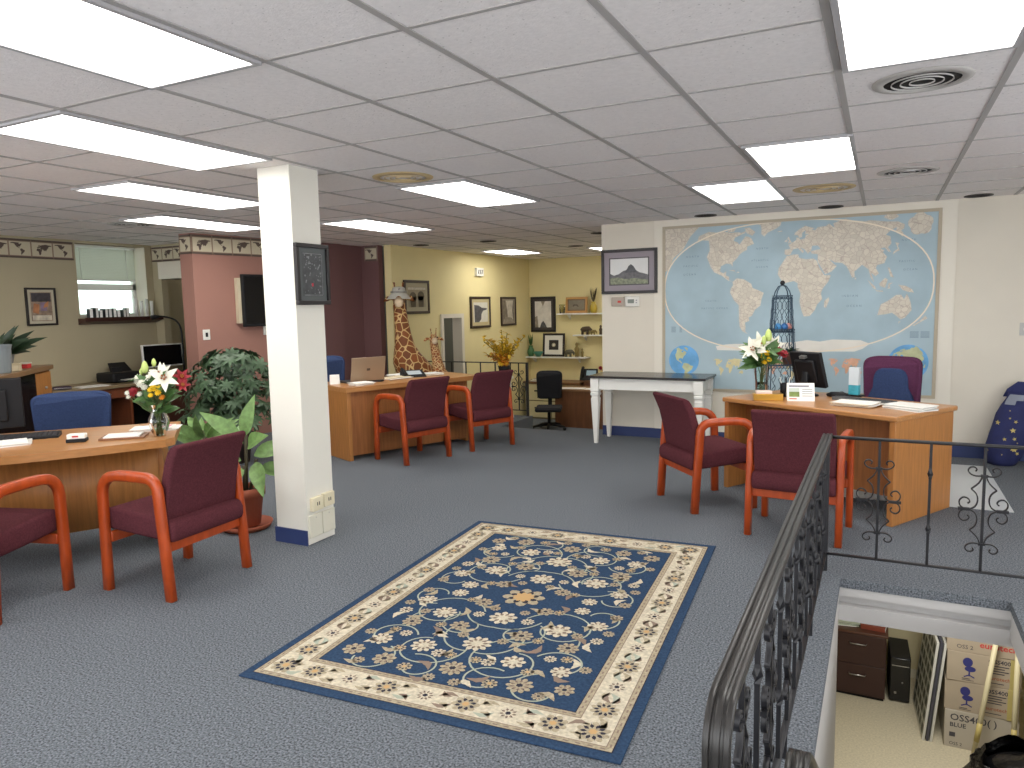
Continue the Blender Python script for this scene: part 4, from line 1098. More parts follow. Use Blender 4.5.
def vase(label, loc, z0, prof, m=GLASS, water=None):
    t = thing('flower_vase', label, 'vase', (loc[0], loc[1], z0))
    b = MB(); b.lathe(prof, seg=24); b.build('glass_body', m, t)
    if water:
        b = MB(); b.lathe(water, seg=20); b.build('water', glassmat('vase_water', (214, 226, 214), 0.05), t)
    return t
VL = (-4.10, 3.07)
vase('clear glass ginger jar vase on the left desk', VL, 0.7485, [(0, 0.0), (0.036, 0.0), (0.036, 0.01), (0.05, 0.04), (0.064, 0.085), (0.062, 0.115), (0.045, 0.15), (0.036, 0.17), (0.04, 0.19), (0.05, 0.205)], GLASS, [(0, 0.006), (0.033, 0.006), (0.048, 0.04), (0.058, 0.08), (0, 0.08)])
bouquet('mixed bouquet with white lily, red and yellow blooms on the left desk', VL, 0.7485,
        [('lily', 0.08, 1.115, 0.05, 0.088), ('lily', 0.03, 1.14, -0.02, 0.07), ('bud', -0.055, 1.15, 0.02, 0.075), ('bud', -0.02, 1.19, -0.03, 0.05), ('white', -0.10, 1.125, 0.02, 0.03), ('white', -0.085, 1.085, 0.03, 0.028), ('white', -0.115, 1.105, 0.01, 0.024), ('white', -0.02, 1.13, 0.04, 0.03),
         ('yellow', 0.0, 1.055, 0.075, 0.024), ('yellow', 0.03, 1.06, 0.08, 0.024), ('yellow', 0.055, 1.065, 0.075, 0.024), ('yellow', 0.05, 1.035, 0.085, 0.024), ('yellow', 0.015, 1.075, 0.07, 0.022), ('yellow', 0.0, 1.02, 0.08, 0.02), ('orange', 0.065, 1.005, 0.07, 0.022),
         ('red', -0.13, 1.04, 0.04, 0.036), ('red', -0.145, 1.02, 0.03, 0.03), ('white', -0.16, 1.035, 0.05, 0.02), ('white', -0.155, 1.01, 0.05, 0.018), ('white', -0.085, 1.025, 0.05, 0.02), ('white', -0.06, 1.10, 0.06, 0.026), ('white', -0.04, 1.07, 0.07, 0.024), ('white', 0.0, 1.15, 0.02, 0.03), ('bud', -0.09, 1.14, 0.0, 0.04), ('redlily', 0.15, 1.12, -0.03, 0.055), ('redlily', 0.165, 1.07, 0.0, 0.045)], (64, 0.15, 0.22, 0.12), 4)
VR = (-0.862, 6.15)
vase('tall clear flared glass vase on the desk before the map', VR, 0.7485, [(0, 0), (0.045, 0), (0.047, 0.012), (0.05, 0.12), (0.062, 0.25), (0.07, 0.28)], GLASS, [(0, 0.01), (0.043, 0.01), (0.046, 0.12), (0, 0.12)])
bouquet('bouquet of white lilies with red and yellow blooms before the map', VR, 0.7485,
        [('lily', -0.09, 1.13, 0.05, 0.10), ('lily', -0.02, 1.18, 0.0, 0.09), ('lily', 0.09, 1.17, 0.0, 0.08), ('bud', 0.045, 1.19, 0.02, 0.10), ('bud', 0.0, 1.17, 0.04, 0.07), ('red', 0.12, 1.12, 0.05, 0.045), ('red', 0.155, 1.10, 0.05, 0.045), ('red', 0.10, 1.13, 0.05, 0.035),
         ('yellow', -0.03, 1.09, 0.09, 0.03), ('yellow', 0.01, 1.11, 0.09, 0.03), ('yellow', 0.025, 1.06, 0.09, 0.028), ('yellow', -0.01, 1.04, 0.09, 0.026), ('white', 0.06, 1.14, 0.05, 0.035)], (80, 0.24, 0.13, 0.15), 8)

def pot(t, r, h, m=TERRA, saucer=True, z0=0.0):
    b = MB(); zz = z0 + (0.03 if saucer else 0)
    b.lathe([(0, zz), (r * 0.7, zz), (r * 0.9, zz + h * 0.78), (r, zz + h * 0.78), (r * 1.02, zz + h), (r * 0.9, zz + h), (r * 0.86, zz + h * 0.85)], seg=24); b.build('pot', m, t)
    b = MB(); b.lathe([(0, zz + h * 0.86), (r * 0.88, zz + h * 0.86)], seg=20); b.build('soil', SOIL, t)
    if saucer:
        b = MB(); b.lathe([(0, z0), (r * 1.05, z0), (r * 1.28, z0 + 0.045), (r * 1.32, z0 + 0.045), (r * 1.2, z0 + 0.014), (0, z0 + 0.014)], seg=28); b.build('saucer', m, t)
    return zz + h * 0.86
def dieffenbachia(label, loc, r, h, leaves, stems, seed):
    rnd = random.Random(seed)
    t = thing('potted_plant', label, 'plant', (loc[0], loc[1], 0))
    zs = pot(t, r, h)
    b = MB(); b.use(mat('plant_cane', (70, 64, 44), 0.7))
    for s in stems: b.tube([(s[0] * 0.3, s[1] * 0.3, zs - 0.02), (s[0] * 0.7, s[1] * 0.7, (zs + s[2]) / 2), s], 0.012, 7)
    b.build('stems', None, t)
    b = MB(); b.use(GREENL)
    for base, d, L, w_ in leaves:
        b.leaf(base, d, (0.40, -0.78, 0.48), L, w_, 0.22, 7, 0.2)
    b.build('foliage', None, t, fixn=False)
    return t
F_ = Vector((0.454, -0.891, 0))
def rel(r, f, z): v = RTV * r + F_ * f; return (v.x, v.y, z)
def drel(r, f, z): return rel(r, f, z)
D1 = [(rel(0.02, 0, 0.66), drel(0.25, 0.15, 1.0), 0.30, 0.105), (rel(0.0, 0.02, 0.66), drel(-0.9, 0.3, 0.75), 0.32, 0.105), (rel(0.02, 0.03, 0.62), drel(-0.5, 0.5, 0.2), 0.26, 0.095), (rel(0.05, 0.02, 0.6), drel(0.5, 0.6, 0.35), 0.26, 0.12),
      (rel(0.10, 0.03, 0.48), drel(0.3, 0.7, -0.5), 0.29, 0.11), (rel(0.08, 0.0, 0.52), drel(0.8, -0.2, 0.3), 0.28, 0.12), (rel(0.02, 0.05, 0.44), drel(-0.5, 0.8, -0.5), 0.26, 0.11), (rel(-0.02, -0.03, 0.6), drel(-0.3, -0.8, 0.6), 0.28, 0.10), (rel(0.0, 0.04, 0.5), drel(-0.9, 0.3, 0.1), 0.24, 0.11), (rel(0.1, -0.03, 0.42), drel(0.9, -0.3, -0.1), 0.24, 0.11)]
dieffenbachia('leafy plant in terracotta pot and saucer beside the white column', (-3.98, 3.62), 0.135, 0.27, D1, [rel(0.03, 0, 0.68), rel(0.10, 0.02, 0.5), rel(0.02, 0.05, 0.46), rel(-0.05, 0, 0.55)], 1)
rr = random.Random(11); D2 = []
for k in range(12):
    a = 2 * PI * k / 12; D2.append(((0.03 * cos(a), 0.03 * sin(a), rr.uniform(0.48, 0.62)), (cos(a), sin(a), rr.uniform(0.2, 1.2)), rr.uniform(0.22, 0.30), 0.085))
dieffenbachia('lower leafy plant peeping out behind the end of the left desk', (-4.75, 3.95), 0.13, 0.26, D2, [(0.02, 0, 0.55), (-0.03, 0.02, 0.6), (0, -0.03, 0.5)], 2)
def schefflera(label, loc, H, spread, n, seed, m=GREEND, z0=0.0, potr=0.17, poth=0.3):
    rnd = random.Random(seed)
    t = thing('potted_shrub', label, 'plant', loc)
    zs = pot(t, potr, poth, mat('dark_pot', (60, 48, 44), 0.6), False)
    st = MB(); st.use(STEM); b = MB(); b.use(m)
    tops = []
    for k in range(9):
        a = rnd.random() * 2 * PI; q = rnd.uniform(0.15, 0.8) * spread
        p1 = (q * cos(a), q * sin(a), H * rnd.uniform(0.7, 0.97))
        st.tube([(0.03 * cos(a), 0.03 * sin(a), zs - 0.02), (q * 0.3 * cos(a), q * 0.3 * sin(a), H * 0.45), p1], 0.008, 5); tops.append(p1)
    for k in range(n):
        a = rnd.random() * 2 * PI; zz = rnd.uniform(0.3, 1.0) ** 0.8; q = spread * math.sqrt(rnd.random()) * (0.65 + 0.5 * sin(PI * zz))
        c = Vector((q * cos(a), q * sin(a), H * (zz if q < spread * 0.7 else min(zz, 0.9))))
        ax = Vector((cos(a) * 0.7 + rnd.uniform(-.3, .3), sin(a) * 0.7 + rnd.uniform(-.3, .3), rnd.uniform(0.3, 1.0))).normalized()
        u = ax.orthogonal().normalized(); v = ax.cross(u); m_ = rnd.choice((6, 7, 8)); L = rnd.uniform(0.07, 0.12)
        for i in range(m_):
            g = 2 * PI * i / m_ + k
            b.leaf(c, u * cos(g) + v * sin(g) + ax * 0.1, ax, L, L * 0.36, 0.35, 3, 0.1)
    st.build('stems', None, t); b.build('foliage', None, t, fixn=False)
    return t
schefflera('big bushy dark green plant before the terracotta wall', (-5.85, 5.25, 0), 1.12, 0.46, 270, 5)

# ------------------------------------------------------------------ giraffe figures
GIR = cellmat('giraffe_coat', (132, 74, 34), (216, 182, 122), 10, 0.045, 0.7, 0.03, 0.25)
GIR2 = cellmat('small_giraffe_coat', (150, 86, 40), (222, 192, 138), 26, 0.06, 0.7, 0.03, 0.25)
def giraffe(label, loc, k, coat, lean, look, hat):
    t = thing('giraffe_figure', label, 'figurine', loc)
    b = MB(); b.use(coat); lx, ly = lean
    P = [(0.30, 0.40, 0.40, 0.08), (0.24, 0.32, 0.40, 0.17), (0.17, 0.2, 0.46, 0.21), (0.07, 0.06, 0.60, 0.235), (0.0, 0, 0.80, 0.19), (lx * 0.3, ly * 0.3, 0.95, 0.135), (lx * 0.5, ly * 0.5, 1.12, 0.105), (lx * 0.75, ly * 0.75, 1.3, 0.09), (lx, ly, 1.48, 0.08), (lx, ly, 1.56, 0.07)]
    b.tube([Vector(p[:3]) * k for p in P], [p[3] * k for p in P], 14)
    A = Vector(look).normalized(); S = A.cross(Vector((0, 0, 1))).normalized(); h = Vector((lx, ly, 1.58)) * k
    b.tube([h - A * 0.07 * k + Vector((0, 0, 0.02 * k)), h, h + A * 0.1 * k - Vector((0, 0, 0.035 * k)), h + A * 0.2 * k - Vector((0, 0, 0.075 * k)), h + A * 0.24 * k - Vector((0, 0, 0.085 * k))], [0.05 * k, 0.085 * k, 0.066 * k, 0.05 * k, 0.03 * k], 12)
    for s in (-1, 1):
        b.tube([h + S * s * 0.05 * k, h + S * s * 0.15 * k + Vector((0, 0, -0.01 * k)), h + S * s * 0.2 * k + Vector((0, 0, -0.05 * k))], [0.018 * k, 0.036 * k, 0.01 * k], 8)
        b.tube([h + S * s * 0.035 * k, h + S * s * 0.055 * k + Vector((0, 0, 0.18 * k)), h + S * s * 0.057 * k + Vector((0, 0, 0.2 * k))], [0.016 * k, 0.013 * k, 0.022 * k], 8)
    for x, y in ((-0.06, -0.06), (0.14, 0.0), (0.14, 0.32), (0.3, 0.26)):
        b.tube([(x * k, y * k, 0.5 * k), (x * k, y * k, 0.25 * k), (x * k, y * k, 0.0)], [0.085 * k, 0.05 * k, 0.045 * k], 10)
    o = b.build('body', None, t)
    m = o.modifiers.new('union', 'REMESH'); m.mode = 'VOXEL'; m.voxel_size = 0.016 * k; m.use_smooth_shade = True
    for s in (-1, 1):
        c = h + S * s * 0.062 * k + A * 0.06 * k + Vector((0, 0, 0.015 * k))
        b = MB(); b.ball(c, 0.017 * k, 8); b.build('eye', BLACK, t)
    b = MB(); b.tube([h + A * 0.14 * k - Vector((0, 0, 0.045 * k)), h + A * 0.22 * k - Vector((0, 0, 0.078 * k)), h + A * 0.255 * k - Vector((0, 0, 0.088 * k))], [0.058 * k, 0.055 * k, 0.03 * k], 10); b.build('muzzle', mat('giraffe_muzzle', (222, 200, 168), 0.7), t)
    return t, h
g, hd = giraffe('tall spotted giraffe figure wearing a pale hat behind the laptop desk', (-5.86, 8.3, 0), 1.06, GIR, (-0.10, 0.02), (0.55, -0.8, 0), True)
hat = thing('bucket_hat', 'pale grey bucket hat worn by the tall giraffe', 'hat', (-5.86 + hd.x, 8.3 + hd.y, hd.z + 0.02))
b = MB(); b.lathe([(0.175, -0.04), (0.17, -0.033), (0.112, 0.03), (0.1, 0.045), (0.085, 0.11), (0.06, 0.128), (0, 0.132)], seg=22); b.build('crown', mat('hat_grey', (190, 188, 178), 0.9), hat)
b = MB(); b.lathe([(0.112, 0.046), (0.116, 0.046), (0.112, 0.07), (0.106, 0.07)], seg=22); b.build('hat_band', mat('hat_band', (150, 148, 142), 0.9), hat)
b = MB(); b.tube([(0.055, -0.078, 0.085), (0.06, -0.082, 0.105), (0.066, -0.075, 0.09), (0.072, -0.07, 0.108)], 0.004, 4); b.build('hat_mark', mat('hat_mark', (70, 76, 90), 0.8), hat)
giraffe('slim small giraffe figure with raised horns before the doorway', (-5.40, 8.44, 0), 0.70, GIR2, (-0.15, 0.02), (0.6, -0.75, 0.1), False)
# ------------------------------------------------------------------ sunken yellow nook and its railing
FR = thing('platform_railing', 'thin black iron railing before the yellow nook', 'railing', (-6.22, 9.0, 0))
LX = 1.87
b = MB(); b.tube([(0, 0, 0.74), (LX, 0, 0.74)], 1, rect=(0.03, 0.014), up=(0, 1, 0)); b.build('top_rail', IRON, FR)
b = MB(); b.tube([(0, 0, 0.08), (LX, 0, 0.08)], 1, rect=(0.02, 0.012), up=(0, 1, 0)); b.build('bottom_rail', IRON, FR)
for k in range(7):
    x = 0.18 + 0.2385 * k; b = MB(); b.box(x - 0.007, x + 0.007, -0.007, 0.007, 0.08, 0.735); b.build('baluster', IRON, FR)
x = 1.74
o = P_SB.copy(); COL.objects.link(o); o.parent = FR; o.location = (x, 0, -0.02); o.rotation_euler = (0, 0, 0)
s = P_SC.copy(); COL.objects.link(s); s.parent = o
b = MB(); b.box(LX - 0.016, LX + 0.016, -0.016, 0.016, 0.0, 0.75); b.build('end_post', IRON, FR)
PD = thing('pedestal', 'narrow white pedestal at the end of the thin iron railing', 'pedestal', (-4.58, 8.76, 0))
bx('plinth', WHITE, PD, -0.09, 0.09, -0.09, 0.09, 0, 0.05); bx('shaft', WHITE, PD, -0.07, 0.07, -0.07, 0.07, 0.05, 0.54); bx('top_plate', WHITE, PD, -0.095, 0.095, -0.095, 0.095, 0.54, 0.57)
t = thing('flower_arrangement', 'spray of yellow and orange flowers in a black pot on the pedestal', 'flowers', (-4.58, 8.76, 0.571))
b = MB(); b.lathe([(0, 0), (0.055, 0), (0.075, 0.1), (0.085, 0.15), (0.075, 0.15), (0.07, 0.12), (0, 0.12)], seg=18); b.build('pot', BLACK, t)
rr = random.Random(21); bs, by, bo = MB().use(STEM), MB().use(mat('forsythia_yellow', (238, 200, 60), 0.6)), MB().use(mat('forsythia_orange', (232, 156, 50), 0.6))
for k in range(34):
    a = rr.random() * 2 * PI; sp = rr.uniform(0.05, 0.34); zt = rr.uniform(0.25, 0.62) if sp > 0.12 else rr.uniform(0.2, 0.45)
    p0, p1, p2 = Vector((0, 0, 0.12)), Vector((sp * 0.4 * cos(a), sp * 0.4 * sin(a), 0.12 + (zt - .12) * 0.6)), Vector((sp * cos(a), sp * sin(a), zt))
    bs.tube([p0, p1, p2], 0.004, 4)
    for i in range(22):
        q = i / 21; p = (p0.lerp(p1, q * 2) if q < 0.5 else p1.lerp(p2, q * 2 - 1)) if i > 1 else p1
        d = Vector((rr.uniform(-1, 1), rr.uniform(-1, 1), rr.uniform(-0.3, 1)))
        (by if p.z > 0.30 or rr.random() < .3 else bo).leaf(p, d, (0, 0.2, 1), rr.uniform(0.05, 0.085), 0.045, 0.3, 3)
bs.build('stems', None, t); by.build('yellow_petals', None, t, fixn=False)['kind'] = 'stuff'; bo.build('orange_petals', None, t, fixn=False)['kind'] = 'stuff'

def shelf(label, x0, x1, z, y0=12.88):
    t = thing('wall_shelf', label, 'shelf', ((x0 + x1) / 2, 13.1, z), 0, 'white shelves in the nook'); h = (x1 - x0) / 2
    bx('board', WHITE, t, -h, h, y0 - 13.1, -0.001, -0.025, 0, 0.003)
    for s in (-0.7, 0.7):
        b = MB(); b.prism([(-0.001, -0.025), (-0.15, -0.025), (-0.15, -0.035), (-0.02, -0.12), (-0.001, -0.12)], s * h - 0.01, s * h + 0.01, axis='x'); b.build('bracket', WHITE, t)
    return t
shelf('lowest and longest white wall shelf holding the dark square frame', -6.33, -4.98, 0.53)
shelf('middle white wall shelf with small carved animals', -5.25, -3.9, 0.955)
shelf('topmost white wall shelf with the pine framed picture', -5.58, -4.2, 1.365)
def art_eleph(S):
    S(am('dusk', (120, 112, 96), 8, 0.2), FULL); S(am('sepiadark', (78, 68, 56), 20, 0.3), [(-0.5, -0.3), (-0.4, 0.1), (0.1, 0.15), (0.3, -0.35), (0.1, -0.35), (0, -0.15), (-0.3, -0.15), (-0.35, -0.35)], 1)
picture('pine framed picture leaning on the topmost white shelf', (-5.2, 12.99, 1.366 + 0.152), 0, 0.44, 0.30, 0.04, mat('pine_frame', (188, 138, 76), 0.5), mat('mount_brown', (112, 92, 70), 0.7), 0.02, art_eleph, tilt=-0.1)
def art_medal(S):
    S(am('medalblack', (40, 36, 36), 10, 0.1), FULL); S(am('medalring', (170, 160, 130), 20, 0.2), [(0.42 * cos(a), 0.42 * sin(a)) for a in [2 * PI * k / 16 for k in range(16)]], 1); S(am('medaldot', (220, 214, 196), 20, 0.1), [(0.25 * cos(a), 0.25 * sin(a)) for a in [2 * PI * k / 12 for k in range(12)]], 2)
picture('dark square frame with wide white mount standing on the lowest shelf', (-5.68, 12.98, 0.531 + 0.225), 0, 0.46, 0.45, 0.04, FRAMEB, mat('mount_white', (232, 228, 216), 0.6), 0.09, art_medal, tilt=-0.1)
def small_vase(label, loc, prof, m, grass=None, gm=None, cat='vase', name='small_vase'):
    t = thing(name, label, cat, loc)
    b = MB(); b.lathe(prof, seg=14); b.build('body', m, t)
    if grass:
        rr = random.Random(len(label)); b = MB(); b.use(gm); zt = prof[-1][1]
        for k in range(grass[0]):
            a = rr.random() * 2 * PI; b.leaf((0, 0, zt * 0.9), (cos(a) * grass[2], sin(a) * grass[2], 1), (cos(a + 1), sin(a + 1), 0), grass[1] * rr.uniform(0.6, 1), 0.03, 0.1, 3)
        b.build('leaves', None, t, fixn=False)
    return t
VP = [(0, 0), (0.05, 0), (0.07, 0.07), (0.06, 0.14), (0.035, 0.18), (0.045, 0.21)]
small_vase('green vase with upright leaves at the left end of the lowest shelf', (-6.18, 12.98, 0.531), VP, mat('green_glaze', (76, 120, 76), 0.3), (14, 0.28, 0.25), GREEN)
small_vase('mustard vase of dark dry grass on the topmost shelf', (-4.86, 12.98, 1.366), VP, mat('mustard_glaze', (190, 164, 60), 0.35), (22, 0.32, 0.3), mat('dry_grass', (84, 72, 50), 0.8))
small_vase('clear glass cup at the left end of the topmost shelf', (-5.5, 12.98, 1.366), [(0, 0), (0.05, 0), (0.06, 0.17)], glassmat('frosted_glass', (226, 226, 206), 0.2), cat='cup', name='glass_cup')
small_vase('teal bowl between the green vase and the dark square frame', (-5.985, 12.90, 0.531), [(0, 0), (0.04, 0), (0.1, 0.09), (0.095, 0.1)], mat('teal_glaze', (86, 152, 130), 0.3), cat='bowl', name='bowl')
def carving(label, loc, k, m, kind):
    t = thing('carved_figure', label, 'figurine', loc); b = MB()
    if kind == 'beast':
        b.tube([(-0.14 * k, 0, 0.14 * k), (-0.08 * k, 0, 0.16 * k), (0.05 * k, 0, 0.17 * k), (0.12 * k, 0, 0.19 * k), (0.19 * k, 0, 0.14 * k), (0.2 * k, 0, 0.06 * k)], [0.04 * k, 0.08 * k, 0.085 * k, 0.065 * k, 0.045 * k, 0.02 * k], 8)
        for x in (-0.09, 0.07):
            for y in (-0.04, 0.04): b.tube([(x * k, y * k, 0.14 * k), (x * k, y * k, 0)], 0.025 * k, 6)
    else:
        b.lathe([(0, 0), (0.05 * k, 0), (0.045 * k, 0.1 * k), (0.06 * k, 0.18 * k), (0.03 * k, 0.24 * k), (0.042 * k, 0.29 * k), (0, 0.34 * k)], seg=10)
    b.build('body', m, t)
WD = mat('carved_dark', (72, 56, 40), 0.5); WM_ = mat('carved_olive', (134, 116, 62), 0.5)
carving('dark carved elephant at the left of the middle shelf', (-5.03, 12.98, 0.956), 0.62, WD, 'beast')
carving('dark carved upright figure on the middle shelf', (-4.72, 12.98, 0.956), 0.55, WD, 'stand')
carving('small dark carved animal between elephant and upright figure', (-4.86, 12.95, 0.956), 0.36, WM_, 'beast')
carving('small grey stone animal right of the dark square frame', (-5.36, 12.94, 0.531), 0.55, mat('carved_grey', (92, 88, 70), 0.6), 'beast')
carving('olive carved upright figure at the right end of the lowest shelf', (-5.2, 12.97, 0.531), 0.85, WM_, 'stand')
carving('short olive carved figure at the very right of the lowest shelf', (-5.08, 12.95, 0.531), 0.5, WM_, 'stand')
t = thing('emergency_light', 'small white emergency light high on the yellow wall', 'light', (-6.2515, 11.06, 2.12), PI / 2)
bx('housing', PLASTW, t, -0.12, 0.12, -0.05, 0, -0.07, 0.07, 0.006)
for x in (-0.06, 0.0, 0.06):
    b = MB(); b.tube([(x - 0.015, -0.052, -0.03), (x, -0.053, 0.03), (x + 0.02, -0.052, 0.03)], 0.008, 4); b.build('lamp_bar', mat('emergency_grey', (110, 106, 96), 0.5), t)

# cream file drawers, brown desk, black office chair, phone
FCM = mat('cream_metal', (120, 108, 74), 0.5)
t = thing('file_cabinet', 'cream four drawer file cabinet behind the thin railing', 'cabinet', (-5.60, 12.85, NZ))
bx('body', FCM, t, -0.55, 0.55, -0.22, 0.22, 0, 0.68)
for i in range(2):
    for k in range(2):
        d = bx('drawer', mat('cream_drawer', (214, 202, 158), 0.5), t, -0.54 + 0.55 * i, -0.01 + 0.55 * i, -0.235, -0.221, 0.03 + 0.33 * k, 0.34 + 0.33 * k, 0.004)
        b = MB(); b.box(-0.34 + 0.55 * i, -0.2 + 0.55 * i, -0.26, -0.236, 0.2 + 0.33 * k, 0.225 + 0.33 * k); b.build('handle', BLACK, d)
bx('counter', mat('brown_counter', (120, 84, 58), 0.4), t, -0.58, 0.6, -0.25, 0.23, 0.68, 0.72)
t = thing('paper_stack', 'messy pile of papers on the cream file cabinet', 'papers', (-5.85, 12.8, NZ + 0.721))
for k in range(4): bx('sheet', mat('paper_grey', (190, 178, 150), 0.8) if k % 2 else PAPER, t, -0.2 + 0.02 * k, 0.2 - 0.03 * k, -0.14, 0.14 - 0.02 * k, 0.014 * k, 0.014 * k + 0.012)
BRN = mat('brown_laminate', (122, 80, 52), 0.45, noise=(6, 0.15, (4, 4, 0.5)))
t = thing('nook_desk', 'brown desk with solid front panel standing in the nook', 'desk', (-4.7, 12.2, NZ))
bx('desk_top', mat('brown_desk_top', (150, 112, 76), 0.4), t, -0.52, 0.52, -0.33, 0.33, 0.65, 0.68, 0.004); bx('front_panel', BRN, t, -0.5, 0.5, -0.31, -0.28, 0, 0.65)
bx('side_panel', BRN, t, -0.5, -0.47, -0.28, 0.3, 0, 0.65); bx('side_panel', BRN, t, 0.47, 0.5, -0.28, 0.3, 0, 0.65)
t = thing('side_counter', 'low brown counter behind the nook desk holding a phone', 'counter', (-4.62, 12.86, NZ))
bx('counter_top', mat('brown_counter', (120, 84, 58), 0.4), t, -0.4, 0.6, -0.22, 0.22, 0.74, 0.77); bx('front_panel', BRN, t, -0.34, 0.48, -0.19, -0.17, 0, 0.74); bx('side_panel', BRN, t, -0.34, -0.31, -0.17, 0.2, 0, 0.74)
t = thing('desk_phone', 'black desk phone with pale screen on the nook counter', 'phone', (-4.88, 12.76, NZ + 0.771), 0.2)
b = MB(); b.prism([(-0.12, 0), (0.1, 0), (0.1, 0.12), (0.06, 0.2)], -0.16, 0.16, axis='x'); b.build('base', BLACK, t)
b = MB(); b.M = Matrix.Translation((0.02, -0.04, 0.125)) @ Matrix.Rotation(R(48), 4, 'X'); b.box(-0.06, 0.12, -0.05, 0.06, 0, 0.006); b.build('screen', mat('phone_screen', (150, 178, 196), 0.3), t)
b = MB(); b.tube([(-0.12, -0.1, 0.05), (-0.12, -0.03, 0.17), (-0.12, 0.07, 0.22)], 0.03, 8); b.build('handset', BLACK, t)
for lab, x, y, s in (('open papers on the left of the nook desk', -4.93, 12.05, 0.24), ('white paper on the right of the nook desk', -4.42, 12.1, 0.26)):
    t = thing('loose_paper', lab, 'paper', (x, y, NZ + 0.681), 0.2); bx('sheet', PAPER, t, -s, s, -0.12, 0.12, 0, 0.006); bx('sheet', PAPER, t, -s * 0.7, s * 0.8, -0.14, 0.06, 0.006, 0.011)
t = thing('flower_pot', 'yellow flowers in a basket behind the corner of the white table', 'flowers', (-4.5, 12.8, NZ + 0.771))
b = MB(); b.lathe([(0, 0), (0.1, 0), (0.14, 0.12), (0, 0.1)], seg=14); b.build('basket', mat('basket', (196, 178, 130), 0.8), t)
for k in range(16):
    a = k * 2.4; q = 0.045 * math.sqrt(k); mum(t, (q * cos(a), q * sin(a), 0.22 + 0.04 * cos(k) - q * 0.2), 0.05, YELF if k % 4 else REDF)
b = MB(); b.use(GREEND)
for k in range(16): a = k * 0.7; b.leaf((0, 0, 0.1), (cos(a), sin(a), 0.6), (0, 0, 1), 0.2, 0.06, 0.4, 3)
b.build('leaves', None, t, fixn=False)
def office_chair(label, loc, rz, m, bw, bh, zs, zb, arch=True, rim=None, group=None):
    t = thing('office_chair', label, 'chair', loc, rz)
    b = MB()
    n = 14; out = []
    for i in range(n + 1):
        a = PI * i / n; out.append((bw / 2 * math.copysign(abs(cos(a)) ** 0.35, cos(a)), zb + bh * (0.8 + 0.2 * abs(sin(a)) ** 0.7)))
    low = [(-bw / 2 * 0.92, zb), (bw / 2 * 0.92, zb)]
    rings = []
    pts = [(bw / 2 * 0.94, zb + 0.02)] + out + [(-bw / 2 * 0.94, zb + 0.02), (-bw / 2 * 0.7, zb), (bw / 2 * 0.7, zb)]
    def cv(x, y): return y - 0.10 * (2 * x / bw) ** 2 * 0.6
    for y, s in ((-0.235, 0.94), (-0.25, 1.0), (-0.29, 1.0), (-0.305, 0.93)):
        cz = zb + bh / 2
        rings.append([b.v((x * s, -cv(x, -y) if False else y + 0.07 * (2 * x / bw) ** 2, cz + (z - cz) * s)) for x, z in pts])
    for A, B in zip(rings, rings[1:]):
        for k in range(len(pts)): b.f([A[k], A[(k + 1) % len(pts)], B[(k + 1) % len(pts)], B[k]], True)
    b.f(rings[0][::-1]); b.f(rings[-1]); b.build('backrest', m, t)
    b = MB(); b.box(-bw / 2 * 1.0, bw / 2 * 1.0, -0.22, 0.26, zs - 0.08, zs, 0.035, 3); b.build('seat', m, t)
    b = MB(); b.tube([(0, -0.1, zs - 0.09), (0, -0.3, zs - 0.06), (0, -0.315, zs + 0.1), (0, -0.3, zb + 0.1)], 1, rect=(0.07, 0.02), up=(1, 0, 0)); b.build('back_bracket', BLACK, t)
    b = MB(); b.lathe([(0, 0.08), (0.03, 0.08), (0.028, zs - 0.08), (0, zs - 0.08)], seg=12); b.build('gas_column', BLACK, t)
    for k in range(5):
        a = 2 * PI * k / 5 + 0.3; b = MB(); b.tube([(0, 0, 0.1), (0.15 * cos(a), 0.15 * sin(a), 0.09), (0.29 * cos(a), 0.29 * sin(a), 0.065)], [0.03, 0.025, 0.018], 8)
        o = b.build('base_arm', BLACK, t)
        b = MB(); b.lathe([(0, -0.012), (0.027, -0.012), (0.027, 0.012), (0, 0.012)], seg=12); b.build('caster', BLACK, o, loc=(0.29 * cos(a), 0.29 * sin(a), 0.028), rot=(PI / 2, 0, a))
    return t
office_chair('black swivel chair beside the brown nook desk', (-5.17, 11.55, NZ), R(-160), BLACKM, 0.46, 0.5, 0.42, 0.52)
t = thing('paper_scrap', 'white paper lying on the nook floor by the swivel chair', 'paper', (-5.72, 11.6, NZ + 0.001), 0.4)
b = MB(); b.prism([(-0.14, -0.1), (0.16, -0.08), (0.12, 0.2)], 0, 0.004); b.build('sheet', PAPER, t)
